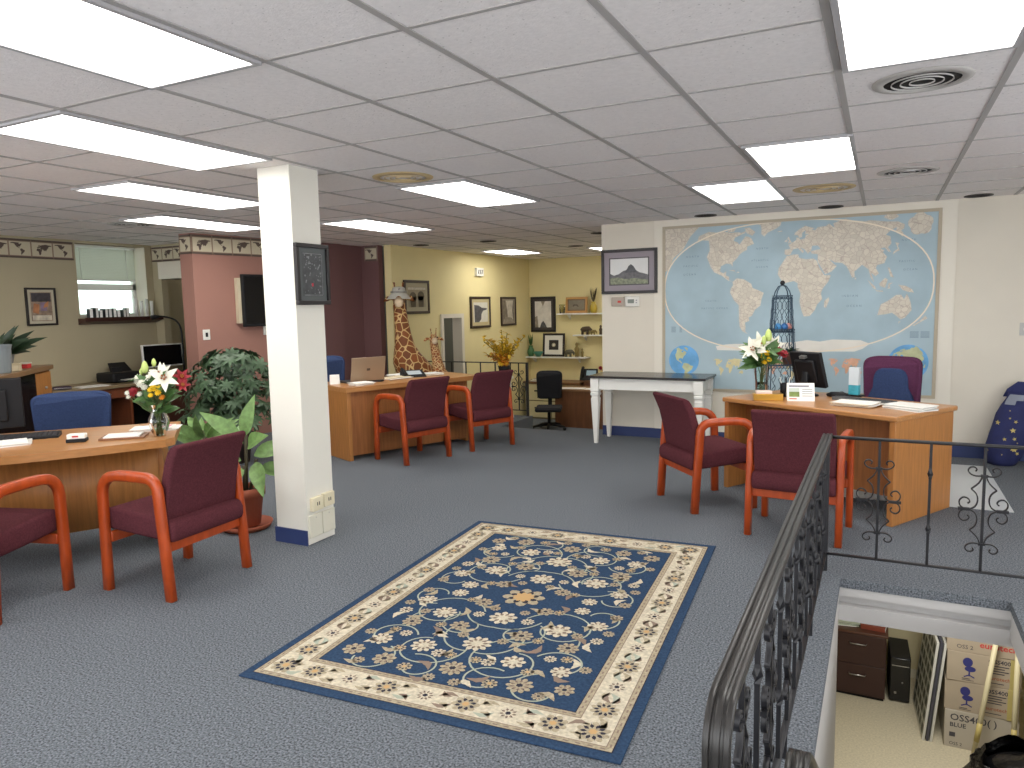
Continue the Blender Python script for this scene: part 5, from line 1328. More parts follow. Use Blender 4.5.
# ------------------------------------------------------------------ left desk and its surroundings
DT = 0.7485
def put_thing(name, label, cat, loc, rz=0.0, group=None): return thing(name, label, cat, loc, rz, group)
def lcd(label, loc, rz, w, h, lift, tilt, bez=BLACK, screen=None, logo=None, base=BLACK, mirror=False):
    """flat monitor; local -y is the screen side."""
    t = thing('computer_monitor', label, 'monitor', loc, rz)
    M = Matrix.Translation((0, 0, lift + h / 2)) @ Matrix.Rotation(-tilt, 4, 'X')
    b = MB(); b.M = M; b.box(-w / 2, w / 2, -0.018, 0.018, -h / 2, h / 2, 0.006); b.box(-w * 0.32, w * 0.32, 0.015, 0.045, -h * 0.35, h * 0.3, 0.012); b.build('housing', bez, t)
    b = MB(); b.M = M; b.box(-w / 2 + 0.016, w / 2 - 0.016, -0.0195, -0.017, -h / 2 + 0.018, h / 2 - 0.016); b.build('screen', screen or mat('screen_black', (16, 17, 20), 0.12), t)
    if logo:
        b = MB(); b.M = M; b.box(-0.028, 0.028, 0.018, 0.047, h * 0.36, h * 0.36 + 0.022); b.build('badge', SILVER, t)
    b = MB(); b.tube([(0, 0.05, 0.012), (0, 0.055, lift * 0.6 + 0.02), (0, 0.03, lift + h * 0.45)], 1, rect=(0.06, 0.022), up=(1, 0, 0)); b.build('stand', base, t)
    b = MB(); b.lathe([(0, 0), (0.11, 0), (0.108, 0.01), (0.03, 0.018), (0, 0.018)], (0, 0.04, 0), 24, sx=1.1, sy=0.85); b.build('foot', base, t)
    return t
def keyboard(label, loc, rz, m=BLACK):
    t = thing('keyboard', label, 'keyboard', loc, rz)
    b = MB(); b.prism([(-0.075, 0), (0.075, 0), (0.075, 0.026), (-0.075, 0.012)], -0.225, 0.225, axis='x'); b.build('case', m, t)
    b = MB(); km = mat('key_grey', (46, 46, 50), 0.5) if m is BLACK else mat('key_dark', (64, 66, 70), 0.5)
    b.use(km)
    for r_ in range(5):
        for c in range(15):
            x = -0.212 + c * 0.0285; y = -0.064 + r_ * 0.026; z = 0.0135 + (y + 0.075) / 0.15 * 0.014
            b.box(x, x + 0.024, y, y + 0.021, z - 0.002, z + 0.005)
    b.build('keys', None, t)
    return t
def papers(label, loc, rz, w, d, n=3, mats=None, name='paper_stack', cat='papers', seed=1):
    rr = random.Random(seed); t = thing(name, label, cat, loc, rz); mats = mats or [PAPER]
    for k in range(n):
        b = MB(); b.M = Matrix.Translation((rr.uniform(-.02, .02), rr.uniform(-.02, .02), 0.006 * k)) @ Matrix.Rotation(rr.uniform(-.12, .12), 4, 'Z')
        b.box(-w / 2, w / 2, -d / 2, d / 2, 0, 0.0055); b.build('sheet', mats[k % len(mats)], t)
    return t
lcd('dark monitor seen from behind, cut by the left edge on the bow fronted desk', (-5.19, 2.60, DT), LA + PI + 0.15, 0.46, 0.33, 0.05, 0.1, base=WHITE)
keyboard('black keyboard at the left end of the bow fronted desk', (-4.90, 2.66, DT), LA + 0.05)
papers('white and grey loose papers cut by the left edge on the bow fronted desk', (-4.75, 2.50, DT), LA + 0.3, 0.26, 0.2, 3, [PAPER, mat('paper_shade', (206, 202, 196), 0.7)], seed=3)
t = thing('card_holder', 'small black card holder filled with white cards on the left desk', 'card holder', (-4.43, 2.74, DT), LA - 0.1)
bx('tray', BLACK, t, -0.055, 0.055, -0.035, 0.035, 0, 0.022, 0.004); bx('cards', PAPER, t, -0.05, 0.05, -0.028, 0.03, 0.022, 0.05, 0.002)
b = MB(); b.box(-0.02, 0.015, -0.0295, -0.0283, 0.032, 0.042); b.build('red_mark', mat('card_red', (196, 70, 70), 0.6), t)
t = thing('note_tray', 'white notepad in a wooden tray in the middle of the left desk', 'notepad', (-4.28, 2.95, DT), LA - 0.1)
bx('tray', mat('tray_wood', (128, 84, 52), 0.4), t, -0.13, 0.13, -0.085, 0.085, 0, 0.012, 0.002); bx('pad', PAPER, t, -0.105, 0.10, -0.075, 0.075, 0.012, 0.02)
t = papers('white papers with a pink note behind the vase on the left desk', (-4.36, 3.24, DT), LA - 0.2, 0.26, 0.18, 3, seed=5)
bx('pink_note', mat('pink_note', (232, 150, 176), 0.7), t, -0.02, 0.09, -0.05, 0.05, 0.0185, 0.021)
office_chair('blue fabric office chair behind the bow fronted left desk', (-5.47, 3.35, 0), LA + PI + 0.1, BFAB, 0.54, 0.36, 0.47, 0.57)

# dark glass fronted cabinet with things on top
t = thing('media_cabinet', 'wooden cabinet with dark glass front cut by the left edge', 'cabinet', (-6.72, 3.74, 0), R(134))
CAB = t
bx('cabinet_top', mat('walnut_slab', (134, 104, 72), 0.35, noise=(6, 0.12)), t, -0.8, 0.77, -0.02, 0.46, 1.01, 1.055, 0.006)
b = MB(); b.box(-0.78, -0.75, 0.0, 0.44, 0.0, 1.01); b.box(0.30, 0.75, 0.02, 0.44, 0.0, 1.01); b.box(-0.75, 0.30, 0.42, 0.44, 0, 1.01); b.box(-0.75, 0.30, 0.0, 0.44, 0.0, 0.08); b.build('carcass', OAKD, t)
for k in range(3):
    d = bx('drawer', OAK, t, 0.31, 0.74, 0.003, 0.02, 0.09 + 0.305 * k, 0.385 + 0.305 * k, 0.003)
    b = MB(); b.ball((0.525, -0.012, 0.24 + 0.305 * k), 0.014, 8); b.build('knob', SILVER, d)
bx('glass_door', mat('smoked_glass', (22, 22, 24), 0.1), t, -0.745, 0.295, 0.006, 0.014, 0.085, 1.005)
bx('shelf_board', OAKD, t, -0.75, 0.30, 0.05, 0.42, 0.5, 0.52)
def on_cab(x, y): v = Matrix.Translation((-6.72, 3.74, 0)) @ Matrix.Rotation(R(134), 4, 'Z') @ Vector((x, y, 1.056)); return v
p = on_cab(0.12, 0.2)
t = thing('potted_houseplant', 'dark leafy houseplant on the cabinet at the left edge', 'plant', p)
b = MB(); b.lathe([(0, 0), (0.07, 0), (0.1, 0.14), (0.09, 0.14), (0, 0.12)], seg=16); b.build('pot', mat('grey_pot', (104, 104, 100), 0.6), t)
rr = random.Random(8); b = MB(); b.use(mat('houseplant_leaf', (36, 56, 34), 0.45, noise=(9, 0.3)))
for k in range(26):
    a = rr.random() * 2 * PI; b.leaf((0.02 * cos(a), 0.02 * sin(a), 0.13), (cos(a), sin(a), rr.uniform(0.4, 1.8)), (0.5, -0.7, 0.5), rr.uniform(0.2, 0.34), 0.09, 0.45, 5)
b.build('foliage', None, t, fixn=False)
p = on_cab(-0.25, 0.08)
t = thing('crystal_vase', 'cut crystal vase cropped by the left edge on the cabinet', 'vase', p)
b = MB(); b.lathe([(0, 0), (0.06, 0), (0.065, 0.02), (0.075, 0.2), (0.085, 0.24), (0.08, 0.24), (0.068, 0.2), (0.055, 0.025), (0, 0.025)], seg=16, smooth=False); b.build('body', mat('crystal', (150, 158, 160), 0.12, trans=0.35), t)
p = on_cab(-0.02, 0.05)
t = thing('small_box', 'small cream box beside the houseplant on the cabinet', 'box', p, 2.3); bx('body', mat('cream_card', (206, 192, 160), 0.7), t, -0.035, 0.035, -0.03, 0.03, 0, 0.05, 0.003); bx('lid', mat('cream_card_lid', (196, 180, 146), 0.7), t, -0.038, 0.038, -0.033, 0.033, 0.05, 0.065, 0.003)
p = on_cab(0.3, 0.08)
t = thing('small_box', 'small red box right of the houseplant on the cabinet', 'box', p, 2.3); bx('body', mat('red_card', (186, 44, 42), 0.6), t, -0.05, 0.05, -0.035, 0.035, 0, 0.04, 0.003); bx('lid', mat('pale_card', (214, 206, 190), 0.7), t, -0.055, 0.055, -0.04, 0.04, 0.04, 0.052, 0.003)

# wall desk under the window
WD_ = mat('walnut_top', (142, 122, 92), 0.4, noise=(6, 0.1)); WF = mat('walnut_front', (124, 68, 42), 0.45, noise=(8, 0.15, (4, 4, .5)))
t = thing('wall_desk', 'long wooden wall desk under the small window', 'desk', (WX0, 5.55, 0), 0)
bx('desk_top', WD_, t, 0.005, 0.72, -1.15, 1.0, 0.665, 0.70, 0.004)
for y0, y1 in ((-1.1, -0.45), (-0.43, 0.12), (0.14, 0.95)):
    d = bx('drawer', WF, t, 0.66, 0.685, y0, y1, 0.545, 0.66, 0.003); b = MB(); b.ball((0.695, (y0 + y1) / 2, 0.6), 0.014, 8); b.build('knob', SILVER, d)
bx('back_panel', mat('black_panel', (30, 28, 28), 0.7), t, 0.02, 0.05, -1.12, 0.98, 0, 0.66); bx('side_panel', WF, t, 0.05, 0.66, -1.13, -1.1, 0, 0.665); bx('side_panel', WF, t, 0.05, 0.66, 0.96, 0.99, 0, 0.665); bx('divider', WF, t, 0.05, 0.66, 0.12, 0.15, 0, 0.545)
t = thing('low_cabinet', 'dark mahogany cabinet end beside the bushy plant and alcove', 'cabinet', (-7.68, 6.28, 0), 0)
bx('cabinet_top', MAHOG, t, -0.3, 0.40, -0.28, 0.27, 0.69, 0.72, 0.004); bx('carcass', MAHOG, t, -0.29, 0.39, -0.26, 0.26, 0, 0.69); bx('door', mat('mahogany_door', (72, 42, 34), 0.35), t, -0.27, 0.37, -0.278, -0.261, 0.06, 0.67, 0.003)
t = thing('printer', 'black printer with a paper tray on the wall desk', 'printer', (-8.40, 5.80, 0.7005), PI / 2)
b = MB(); b.box(-0.20, 0.20, -0.16, 0.18, 0, 0.12, 0.02); b.build('body', BLACK, t)
b = MB(); b.prism([(0.05, 0.12), (0.16, 0.12), (0.2, 0.22), (0.185, 0.225)], -0.02, 0.2, axis='x'); b.build('rear_tray', BLACK, t)
bx('output_tray', mat('tray_dark', (44, 44, 46), 0.5), t, -0.15, 0.15, -0.26, -0.155, 0.02, 0.03); bx('paper', PAPER, t, -0.11, 0.11, -0.25, -0.13, 0.031, 0.04)
b = MB(); b.prism([(-0.16, 0.13), (-0.1, 0.13), (-0.12, 0.19), (-0.14, 0.19)], -0.2, -0.08, axis='x'); b.build('control_panel', BLACK, t)
papers('white papers lying on the wall desk left of the printer', (-8.15, 5.25, 0.7005), 1.5, 0.3, 0.22, 2, seed=9)
t = thing('pouch', 'small dark purple pouch on the wall desk', 'pouch', (-8.2, 4.95, 0.7005), 1.2); b = MB(); b.box(-0.09, 0.09, -0.05, 0.05, 0, 0.035, 0.015, 3); b.build('body', mat('purple_dark', (60, 42, 58), 0.7), t); b = MB(); b.box(-0.085, 0.085, -0.052, -0.048, 0.015, 0.02); b.build('zip', SILVER, t)
SHEEN = mat('screen_black', (16, 17, 20), 0.12)
lcd('white framed dark monitor on the wall desk below the curved lamp', (-8.2, 6.26, 0.7005), PI / 2 - 0.05, 0.56, 0.29, 0.15, 0.05, bez=WHITE, base=BLACK)
t = thing('gooseneck_lamp', 'black curved gooseneck lamp in the corner by the window', 'lamp', (-8.14, 6.52, 0.7005))
b = MB(); b.lathe([(0, 0), (0.09, 0), (0.085, 0.02), (0, 0.025)], seg=18); b.build('base', BLACK, t)
b = MB(); b.tube(smooth_path([(0, 0, 0.02), (0.005, 0, 0.45), (0.0, -0.01, 0.64), (-0.06, -0.04, 0.74), (-0.16, -0.09, 0.78), (-0.24, -0.13, 0.79)]), 0.012, 8); b.build('neck', BLACK, t)
b = MB(); b.tube([(-0.24, -0.13, 0.79), (-0.28, -0.15, 0.785), (-0.33, -0.17, 0.775)], [0.014, 0.028, 0.032], 10); b.build('lamp_shade', BLACK, t)
t = thing('power_cord', 'thin black cord hanging in the olive alcove', 'cord', (-7.95, 7.27, 0.9)); b = MB(); b.tube(smooth_path([(0, 0, 0.75), (-0.12, 0, 0.72), (-0.15, 0, 0.5), (-0.1, 0, 0.2), (-0.12, 0, 0.0)]), 0.01, 6); b.build('cable', BLACK, t); bx('plug', BLACK, t, -0.02, 0.02, -0.015, 0.015, 0.73, 0.77)
# sill shelf with booklets and tubes
t = thing('window_sill_shelf', 'dark brown ledge shelf under the small window', 'shelf', (WX0, 6.06, 1.455))
b = MB(); b.prism([(0.002, -0.045), (0.12, -0.01), (0.14, 0.0), (0.14, 0.03), (0.002, 0.03)], -0.53, 0.54, axis='y'); b.build('ledge', mat('sill_brown', (70, 40, 32), 0.4), t)
bx('lip', mat('sill_brown_lip', (62, 34, 28), 0.4), t, 0.14, 0.15, -0.53, 0.54, -0.005, 0.04)
rr = random.Random(14); y = 5.64
for k in range(9):
    lab = 'small dark booklet on the window ledge, ' + ['leftmost of the row', 'second from the left', 'third from the left', 'fourth from the left', 'in the middle of the row', 'fourth from the right', 'third from the right', 'second from the right', 'rightmost of the row'][k]
    t = thing('booklet', lab, 'booklet', (WX0 + 0.07, y, 1.4855), rr.uniform(-.3, .3), 'booklets on the window ledge')
    hh = rr.uniform(0.08, 0.13); bx('cover', mat('booklet_dark', (70, 78, 74), 0.6) if k % 3 else mat('booklet_black', (40, 44, 46), 0.6), t, -0.045, 0.045, -0.022, 0.022, 0, hh); bx('pages', PAPER, t, -0.043, 0.047, -0.016, 0.016, 0.004, hh + 0.003); y += 0.06
for k in range(4):
    t = thing('paper_tube', 'upright white tube on the window ledge, ' + ['leftmost', 'second from left', 'second from right', 'rightmost'][k] + ' of four', 'tube', (WX0 + 0.07, 6.27 + 0.075 * k, 1.4855), 0, 'white tubes on the window ledge')
    b = MB(); b.lathe([(0, 0), (0.02, 0), (0.02, 0.24 - 0.03 * (k % 2)), (0, 0.24 - 0.03 * (k % 2))], seg=12); b.build('tube', WHITE, t)
    b = MB(); b.lathe([(0.021, 0.0), (0.0225, 0.0), (0.0225, 0.02), (0.021, 0.02)], seg=12); b.build('cap', PLASTW, t)
# television and fittings on the terracotta wall
ang = math.atan2(PB.x - PA.x, PB.y - PA.y)
def on_part(y): k = (y - PA.y) / (PB.y - PA.y); return PA.x + (PB.x - PA.x) * k
t = thing('television', 'flat black television on the terracotta wall, half hidden by the column', 'television', (on_part(6.85) + 0.003, 6.85, 1.66), PI / 2 - ang)
bx('back_box', mat('tv_cream_back', (206, 194, 166), 0.5), t, -0.51, 0.47, -0.06, -0.001, -0.27, 0.27); bx('bezel', BLACK, t, -0.47, 0.52, -0.10, -0.061, -0.315, 0.315, 0.006); bx('screen', mat('screen_black', (16, 17, 20), 0.12), t, -0.44, 0.49, -0.1015, -0.1, -0.28, 0.29)
t = thing('wall_outlet', 'white outlet with dark plug on the terracotta wall above the bushy plant', 'outlet', (on_part(5.95) + 0.001, 5.95, 1.27), PI / 2 - ang)
bx('plate', PLASTW, t, -0.045, 0.045, -0.008, 0, -0.06, 0.06, 0.004); bx('socket', BLACK, t, -0.014, 0.014, -0.014, -0.0085, -0.025, 0.025)
t = thing('thermostat', 'white control box below the television beside the column', 'thermostat', (on_part(6.82) + 0.001, 6.82, 1.29), PI / 2 - ang)
bx('housing', PLASTW, t, -0.12, 0.12, -0.03, 0, -0.055, 0.055, 0.008); bx('display', BLACK, t, 0.0, 0.08, -0.032, -0.029, -0.03, 0.03)

# ------------------------------------------------------------------ laptop desk
t = thing('laptop', 'open laptop with tan lid facing the room on the oak desk', 'laptop', (-4.99, 6.22, DT), R(66.8) + PI)
bx('keyboard_deck', mat('laptop_grey', (60, 60, 62), 0.4), t, -0.20, 0.20, -0.13, 0.13, 0, 0.022, 0.004)
b = MB(); b.M = Matrix.Translation((0, 0.13, 0.02)) @ Matrix.Rotation(R(-12), 4, 'X'); b.box(-0.20, 0.20, -0.004, 0.006, 0, 0.26, 0.004); lid = b.build('lid', mat('laptop_tan', (166, 142, 116), 0.35, metal=0.2), t)
b = MB(); b.M = Matrix.Translation((0, 0.13, 0.02)) @ Matrix.Rotation(R(-12), 4, 'X'); b.box(-0.02, 0.02, 0.006, 0.0075, 0.115, 0.14); b.build('badge', mat('badge_dark', (90, 76, 62), 0.3), lid)
papers('neat white paper stack nearest the column on the laptop desk', (-4.79, 5.97, DT), R(66.8), 0.22, 0.14, 5, seed=11)
t = thing('desk_card', 'small white upright card just right of the column on the laptop desk', 'card', (-5.13, 5.95, DT), R(50)); b = MB(); b.prism([(-0.03, 0), (0.03, 0), (0, 0.10)], -0.05, 0.05, axis='x'); b.build('card', PAPER, t)
papers('flat beige papers in the middle of the laptop desk', (-4.83, 6.62, DT), R(80), 0.34, 0.2, 3, [mat('paper_beige', (214, 198, 168), 0.7), PAPER], seed=12)
papers('pinkish papers beside the black phone on the laptop desk', (-5.0, 6.98, DT), R(70), 0.30, 0.2, 3, [PAPER, mat('paper_pink', (206, 170, 164), 0.7)], seed=13)
papers('beige papers at the far rounded end of the laptop desk', (-4.68, 7.11, DT), R(60), 0.2, 0.2, 4, [mat('paper_beige', (214, 198, 168), 0.7), PAPER], seed=14)
t = thing('desk_phone', 'black desk phone with pale display on the laptop desk', 'phone', (-4.76, 6.86, DT), R(66.8) - 0.3)
b = MB(); b.prism([(-0.1, 0), (0.1, 0), (0.1, 0.07), (-0.08, 0.015)], -0.13, 0.13, axis='x'); b.build('base', BLACK, t)
b = MB(); b.M = Matrix.Translation((0.02, 0, 0.046)) @ Matrix.Rotation(R(16), 4, 'X'); b.box(-0.09, 0.07, -0.06, 0.05, 0, 0.004); b.build('display', mat('pale_display', (190, 200, 206), 0.3), t)
b = MB(); b.tube([(-0.11, -0.08, 0.035), (-0.115, 0.0, 0.075), (-0.11, 0.08, 0.085)], 0.02, 8); b.build('handset', BLACK, t)
office_chair('dark blue office chair behind the laptop on the oak desk', (-5.52, 6.36, 0), R(66.8) + PI, BFAB, 0.52, 0.45, 0.47, 0.55)

# ------------------------------------------------------------------ desk before the map
b = MB(); t = thing('chair_mat', 'pale grey plastic chair mat on the carpet behind the desk', 'mat', (0.2, 6.85, 0.0))
b.prism([(-0.6, -0.78), (0.67, -0.79), (0.67, 0.78), (-0.6, 0.78)], 0.001, 0.006); b.build('sheet', mat('mat_grey', (206, 210, 212), 0.3), t)
t = thing('brass_box', 'brass box with pale slips on top at the desk edge before the map', 'box', (-0.79, 5.985, DT), 0.25)
bx('box', mat('brass', (206, 160, 70), 0.3, metal=0.55), t, -0.11, 0.11, -0.05, 0.05, 0, 0.052, 0.003)
bx('slips', mat('slip_pink', (236, 216, 206), 0.7), t, -0.09, 0.03, -0.035, 0.035, 0.052, 0.075, 0.003)
t = thing('desk_calendar', 'white tent desk calendar with a green picture before the map', 'calendar', (-0.555, 6.04, DT), 0.2)
b = MB(); b.prism([(-0.06, 0), (0.06, 0), (0.005, 0.135), (-0.005, 0.135)], -0.10, 0.10, axis='x'); b.build('tent', PAPER, t)
CM = Matrix.Translation((0, -0.061, 0.0)) @ Matrix.Rotation(R(-22), 4, 'X')
b = MB(); b.M = CM; b.use(mat('calendar_green', (120, 140, 72), 0.6, noise=(20, 0.3))); b.box(-0.085, -0.01, -0.0005, 0.002, 0.035, 0.075); b.use(mat('calendar_sky', (196, 206, 196), 0.6)); b.box(-0.085, -0.01, -0.0005, 0.002, 0.075, 0.105); b.use(mat('calendar_ink', (120, 122, 130), 0.6)); b.box(-0.085, 0.06, -0.0005, 0.002, 0.115, 0.127)
for r_ in range(4): b.box(0.01, 0.085, -0.0005, 0.002, 0.04 + 0.018 * r_, 0.044 + 0.018 * r_)
b.use(mat('calendar_red', (200, 110, 100), 0.6)); b.box(-0.085, -0.03, -0.0005, 0.002, 0.014, 0.024); b.build('page', None, t)
lcd('black monitor turned away on the desk before the map', (-0.53, 6.42, DT), R(-29) + PI - 0.15, 0.31, 0.30, 0.06, R(17), logo=True)
keyboard('dark keyboard on the desk before the map', (-0.10, 6.10, DT), R(-29) + PI, mat('keyboard_grey', (92, 96, 98), 0.5))
t = thing('desk_gadget', 'oval black gadget lying behind the keyboard on the desk', 'gadget', (-0.30, 6.35, DT), R(-29)); b = MB(); b.lathe([(0, 0), (0.09, 0), (0.1, 0.015), (0.06, 0.035), (0, 0.04)], seg=20, sy=0.6); b.build('body', BLACK, t); b = MB(); b.ball((0.03, 0, 0.036), 0.02, 8, (1, 1, 0.5)); b.build('button', mat('button_dark', (60, 60, 64), 0.3), t)
t = thing('packet', 'white and teal upright packet on the desk left of the swivel chair', 'packet', (-0.185, 6.43, DT), R(-20))
bx('packet', mat('packet_pale', (206, 214, 218), 0.5), t, -0.038, 0.038, -0.02, 0.02, 0.09, 0.23); bx('teal_band', mat('teal_print', (66, 168, 186), 0.5, noise=(14, 0.3)), t, -0.039, 0.039, -0.021, 0.021, 0.012, 0.09); bx('base', BLACK, t, -0.07, 0.07, -0.04, 0.04, 0, 0.012)
t = thing('pen_cup', 'black pen cup between the vase and the monitor', 'cup', (-0.69, 6.24, DT))
b = MB(); b.lathe([(0, 0), (0.035, 0), (0.04, 0.11), (0.034, 0.11), (0.032, 0.01), (0, 0.01)], seg=14); b.build('cup', BLACK, t)
for k in range(4): a = k * 1.7; b = MB(); b.tube([(0.01 * cos(a), 0.01 * sin(a), 0.015), (0.04 * cos(a), 0.04 * sin(a), 0.16)], 0.004, 6); b.build('pen', BLACK if k % 2 else WHITE, t)
papers('left one of two messy paper piles on the desk before the map', (-0.15, 5.86, DT), R(-29) + 0.15, 0.28, 0.20, 5, [PAPER, mat('paper_beige', (214, 198, 168), 0.7)], seed=21)
papers('right one of two messy paper piles at the desk corner', (0.185, 5.79, DT), R(-29) - 0.1, 0.28, 0.20, 5, [PAPER, mat('paper_grey2', (196, 194, 188), 0.7)], seed=22)
SWC = office_chair('maroon swivel chair with a blue back pad before the map', (0.02, 6.86, 0.0065), R(160), mat('plum_fabric', (92, 52, 78), 0.95, spec=0.1, noise=(90, 0.12)), 0.47, 0.50, 0.46, 0.52)
b = MB(); pts = []
for i in range(13):
    a = PI * i / 12; pts.append((0.145 * math.copysign(abs(cos(a)) ** 0.5, cos(a)), 0.76 + 0.175 * sin(a) ** 0.6))
pts = [(0.21, 0.53), (0.20, 0.64)] + pts + [(-0.20, 0.64), (-0.21, 0.53)]
ya = [b.v((x, -0.24 + 0.07 * (2 * x / 0.47) ** 2, z)) for x, z in pts]; yb = [b.v((x * 0.93, -0.150 + 0.02 * (2 * x / 0.47) ** 2, 0.53 + (z - 0.53) * 0.96)) for x, z in pts]
for k in range(len(pts)): b.f([ya[k], ya[(k + 1) % len(pts)], yb[(k + 1) % len(pts)], yb[k]], True)
b.f(yb); b.f(ya[::-1]); b.build('back_pad', BFAB, SWC)
# wire tower shelf
WIRE = mat('wire_blue_black', (50, 72, 90), 0.4, metal=0.3)
t = thing('wire_etagere', 'tall slim wire tower shelf with domed top before the world map', 'shelf', (-0.835, 7.2, 0), 0.3); ET = t
lv = [(0.17, 0.0), (0.156, 0.3), (0.138, 0.62), (0.122, 0.92), (0.097, 1.246), (0.077, 1.555)]
for k in range(4):
    a = PI / 4 + k * PI / 2; b = MB()
    b.tube([(r_ * 1.2 * cos(a), r_ * 1.2 * sin(a), z) for r_, z in lv] + [(0.075 * cos(a), 0.075 * sin(a), 1.61), (0.042 * cos(a), 0.045 * sin(a), 1.655), (0, 0, 1.668)], 0.0055, 6); b.build('post', WIRE, t)
for k in range(1, 6):
    r_, z = lv[k]; b = MB()
    for dz in (-0.014, 0.014): b.tube([(r_ * c[0], r_ * c[1], z + dz) for c in ((-1, -1, 0), (1, -1, 0), (1, 1, 0), (-1, 1, 0))], 0.004, 5, closed=True)
    n = 9
    for i in range(n):
        u = -r_ + 2 * r_ * (i + 0.5) / n
        b.tube([(u, -r_, z), (u, r_, z)], 0.0025, 4)
        for y in (-r_, r_): b.tube([(u, y, z - 0.014), (u + r_ / n, y, z + 0.014)], 0.0025, 4)
    b.build('shelf_tray', WIRE, t)
for k in range(5):
    r0, z0 = lv[k]; r1, z1 = lv[k + 1]; b = MB()
    for s in range(4):
        A = Matrix.Rotation(s * PI / 2, 4, 'Z')
        for q in (-0.7, -0.25, 0.25, 0.7):
            pts = [A @ Vector((q * (r0 + (r1 - r0) * i / 10) + 0.014 * sin(i * 1.9), -(r0 + (r1 - r0) * i / 10), z0 + (z1 - z0) * i / 10)) for i in range(11)]
            b.tube(pts, 0.003, 4)
    b.build('side_wires', WIRE, t)
b = MB(); b.ball((0, 0, 1.688), 0.022, 12); b.build('finial', BLACK, t)
for x, y, c, lab in ((-0.04, -0.03, (70, 140, 196), 'larger blue ball on the upper tray of the wire tower'), (0.015, -0.05, (54, 110, 170), 'darker blue ball in the middle of the upper wire tray'), (0.06, 0.0, (206, 140, 130), 'pinkish ball on the upper tray of the wire tower')):
    v = Matrix.Rotation(0.3, 4, 'Z') @ Vector((x, y, 0)); t = thing('ornament_ball', lab, 'ball', (-0.835 + v.x, 7.2 + v.y, 1.2495)); b = MB(); b.ball((0, 0, 0.034), 0.034, 14); b.build('ball', mat('ball_%d' % c[0], c, 0.3), t); b = MB(); b.ball((0, 0, 0.068), 0.006, 6); b.build('cap', BLACK, t)
v = Matrix.Rotation(0.3, 4, 'Z') @ Vector((0.06, -0.04, 0)); t = thing('potted_herb', 'small plant in a brown pot on the middle tray of the wire tower', 'plant', (-0.835 + v.x, 7.2 + v.y, 0.9235))
b = MB(); b.lathe([(0, 0), (0.05, 0), (0.065, 0.12), (0.07, 0.13), (0.06, 0.13), (0, 0.11)], seg=16); b.build('pot', mat('brown_pot', (96, 66, 56), 0.6), t)
b = MB(); b.use(GREEND); rr = random.Random(4)
for k in range(24): a = rr.random() * 6.28; b.leaf((0.02 * cos(a), 0.02 * sin(a), 0.12), (cos(a), sin(a), rr.uniform(.2, 1.2)), (0, 0, 1), 0.1, 0.035, 0.4, 3)
b.build('foliage', None, t, fixn=False)
# navy bag with gold stars
t = thing('star_bag', 'navy bag with gold stars leaning on the wall at the right edge', 'bag', (1.075, 7.80, 0))
NVF = mat('navy_fabric', (38, 44, 92), 0.8, noise=(9, 0.2)); GST = mat('gold_star', (206, 186, 110), 0.6); GLN = mat('grey_lining', (140, 146, 160), 0.8)
b = MB(); rings = []; prof = [(0.0, 0.11, 0.10, -0.07), (0.05, 0.135, 0.13, -0.065), (0.15, 0.165, 0.14, -0.045), (0.30, 0.175, 0.14, 0.0), (0.45, 0.165, 0.12, 0.04), (0.56, 0.14, 0.09, 0.07), (0.62, 0.12, 0.07, 0.085), (0.66, 0.13, 0.085, 0.09)]
def bagp(z, a):
    for (z0, a0, c0, s0), (z1, a1, c1, s1) in zip(prof, prof[1:]):
        if z0 <= z <= z1:
            q = (z - z0) / (z1 - z0); rx, ry, sh = a0 + (a1 - a0) * q, c0 + (c1 - c0) * q, s0 + (s1 - s0) * q; break
    w_ = 1 + 0.05 * sin(3 * a + z * 9) + 0.03 * sin(5 * a - z * 14)
    return Vector((sh + rx * w_ * cos(a), 0.02 + ry * w_ * sin(a) + z * 0.06, z + 0.002))
zs = [0, 0.03, 0.08, 0.15, 0.22, 0.3, 0.38, 0.46, 0.54, 0.6, 0.63, 0.66]
for z in zs: rings.append([b.v(bagp(z, 2 * PI * k / 26)) for k in range(26)])
for A, B in zip(rings, rings[1:]):
    for k in range(26): b.f([A[k], A[(k + 1) % 26], B[(k + 1) % 26], B[k]], True)
b.f(rings[0][::-1]); b.build('body', NVF, t)
b = MB(); b.poly([bagp(0.645, 2 * PI * k / 26) for k in range(26)])
fold = [[bagp(z, R(a)) + Vector((cos(R(a)), sin(R(a)), 0)) * o_ for a in (205, 225, 245, 265, 285)] for z, o_ in ((0.64, 0.004), (0.59, 0.022), (0.55, 0.012))]
fv = [[b.v(q) for q in row[:5 - 1 * i]] for i, row in enumerate(fold)]
for i in range(2):
    for k in range(len(fv[i + 1]) - 1): b.f([fv[i][k], fv[i][k + 1], fv[i + 1][k + 1], fv[i + 1][k]], True)
b.build('lining', GLN, t)
b = MB(); b.prism([(-0.13, -0.02), (0.16, -0.02), (0.20, 0.05), (0.12, 0.11), (-0.02, 0.12), (-0.1, 0.05)], 0.115, 0.13, axis='y'); o = b.build('flap', NVF, t, loc=(0.06, 0.0, 0.63))
b = MB(); rr = random.Random(6)
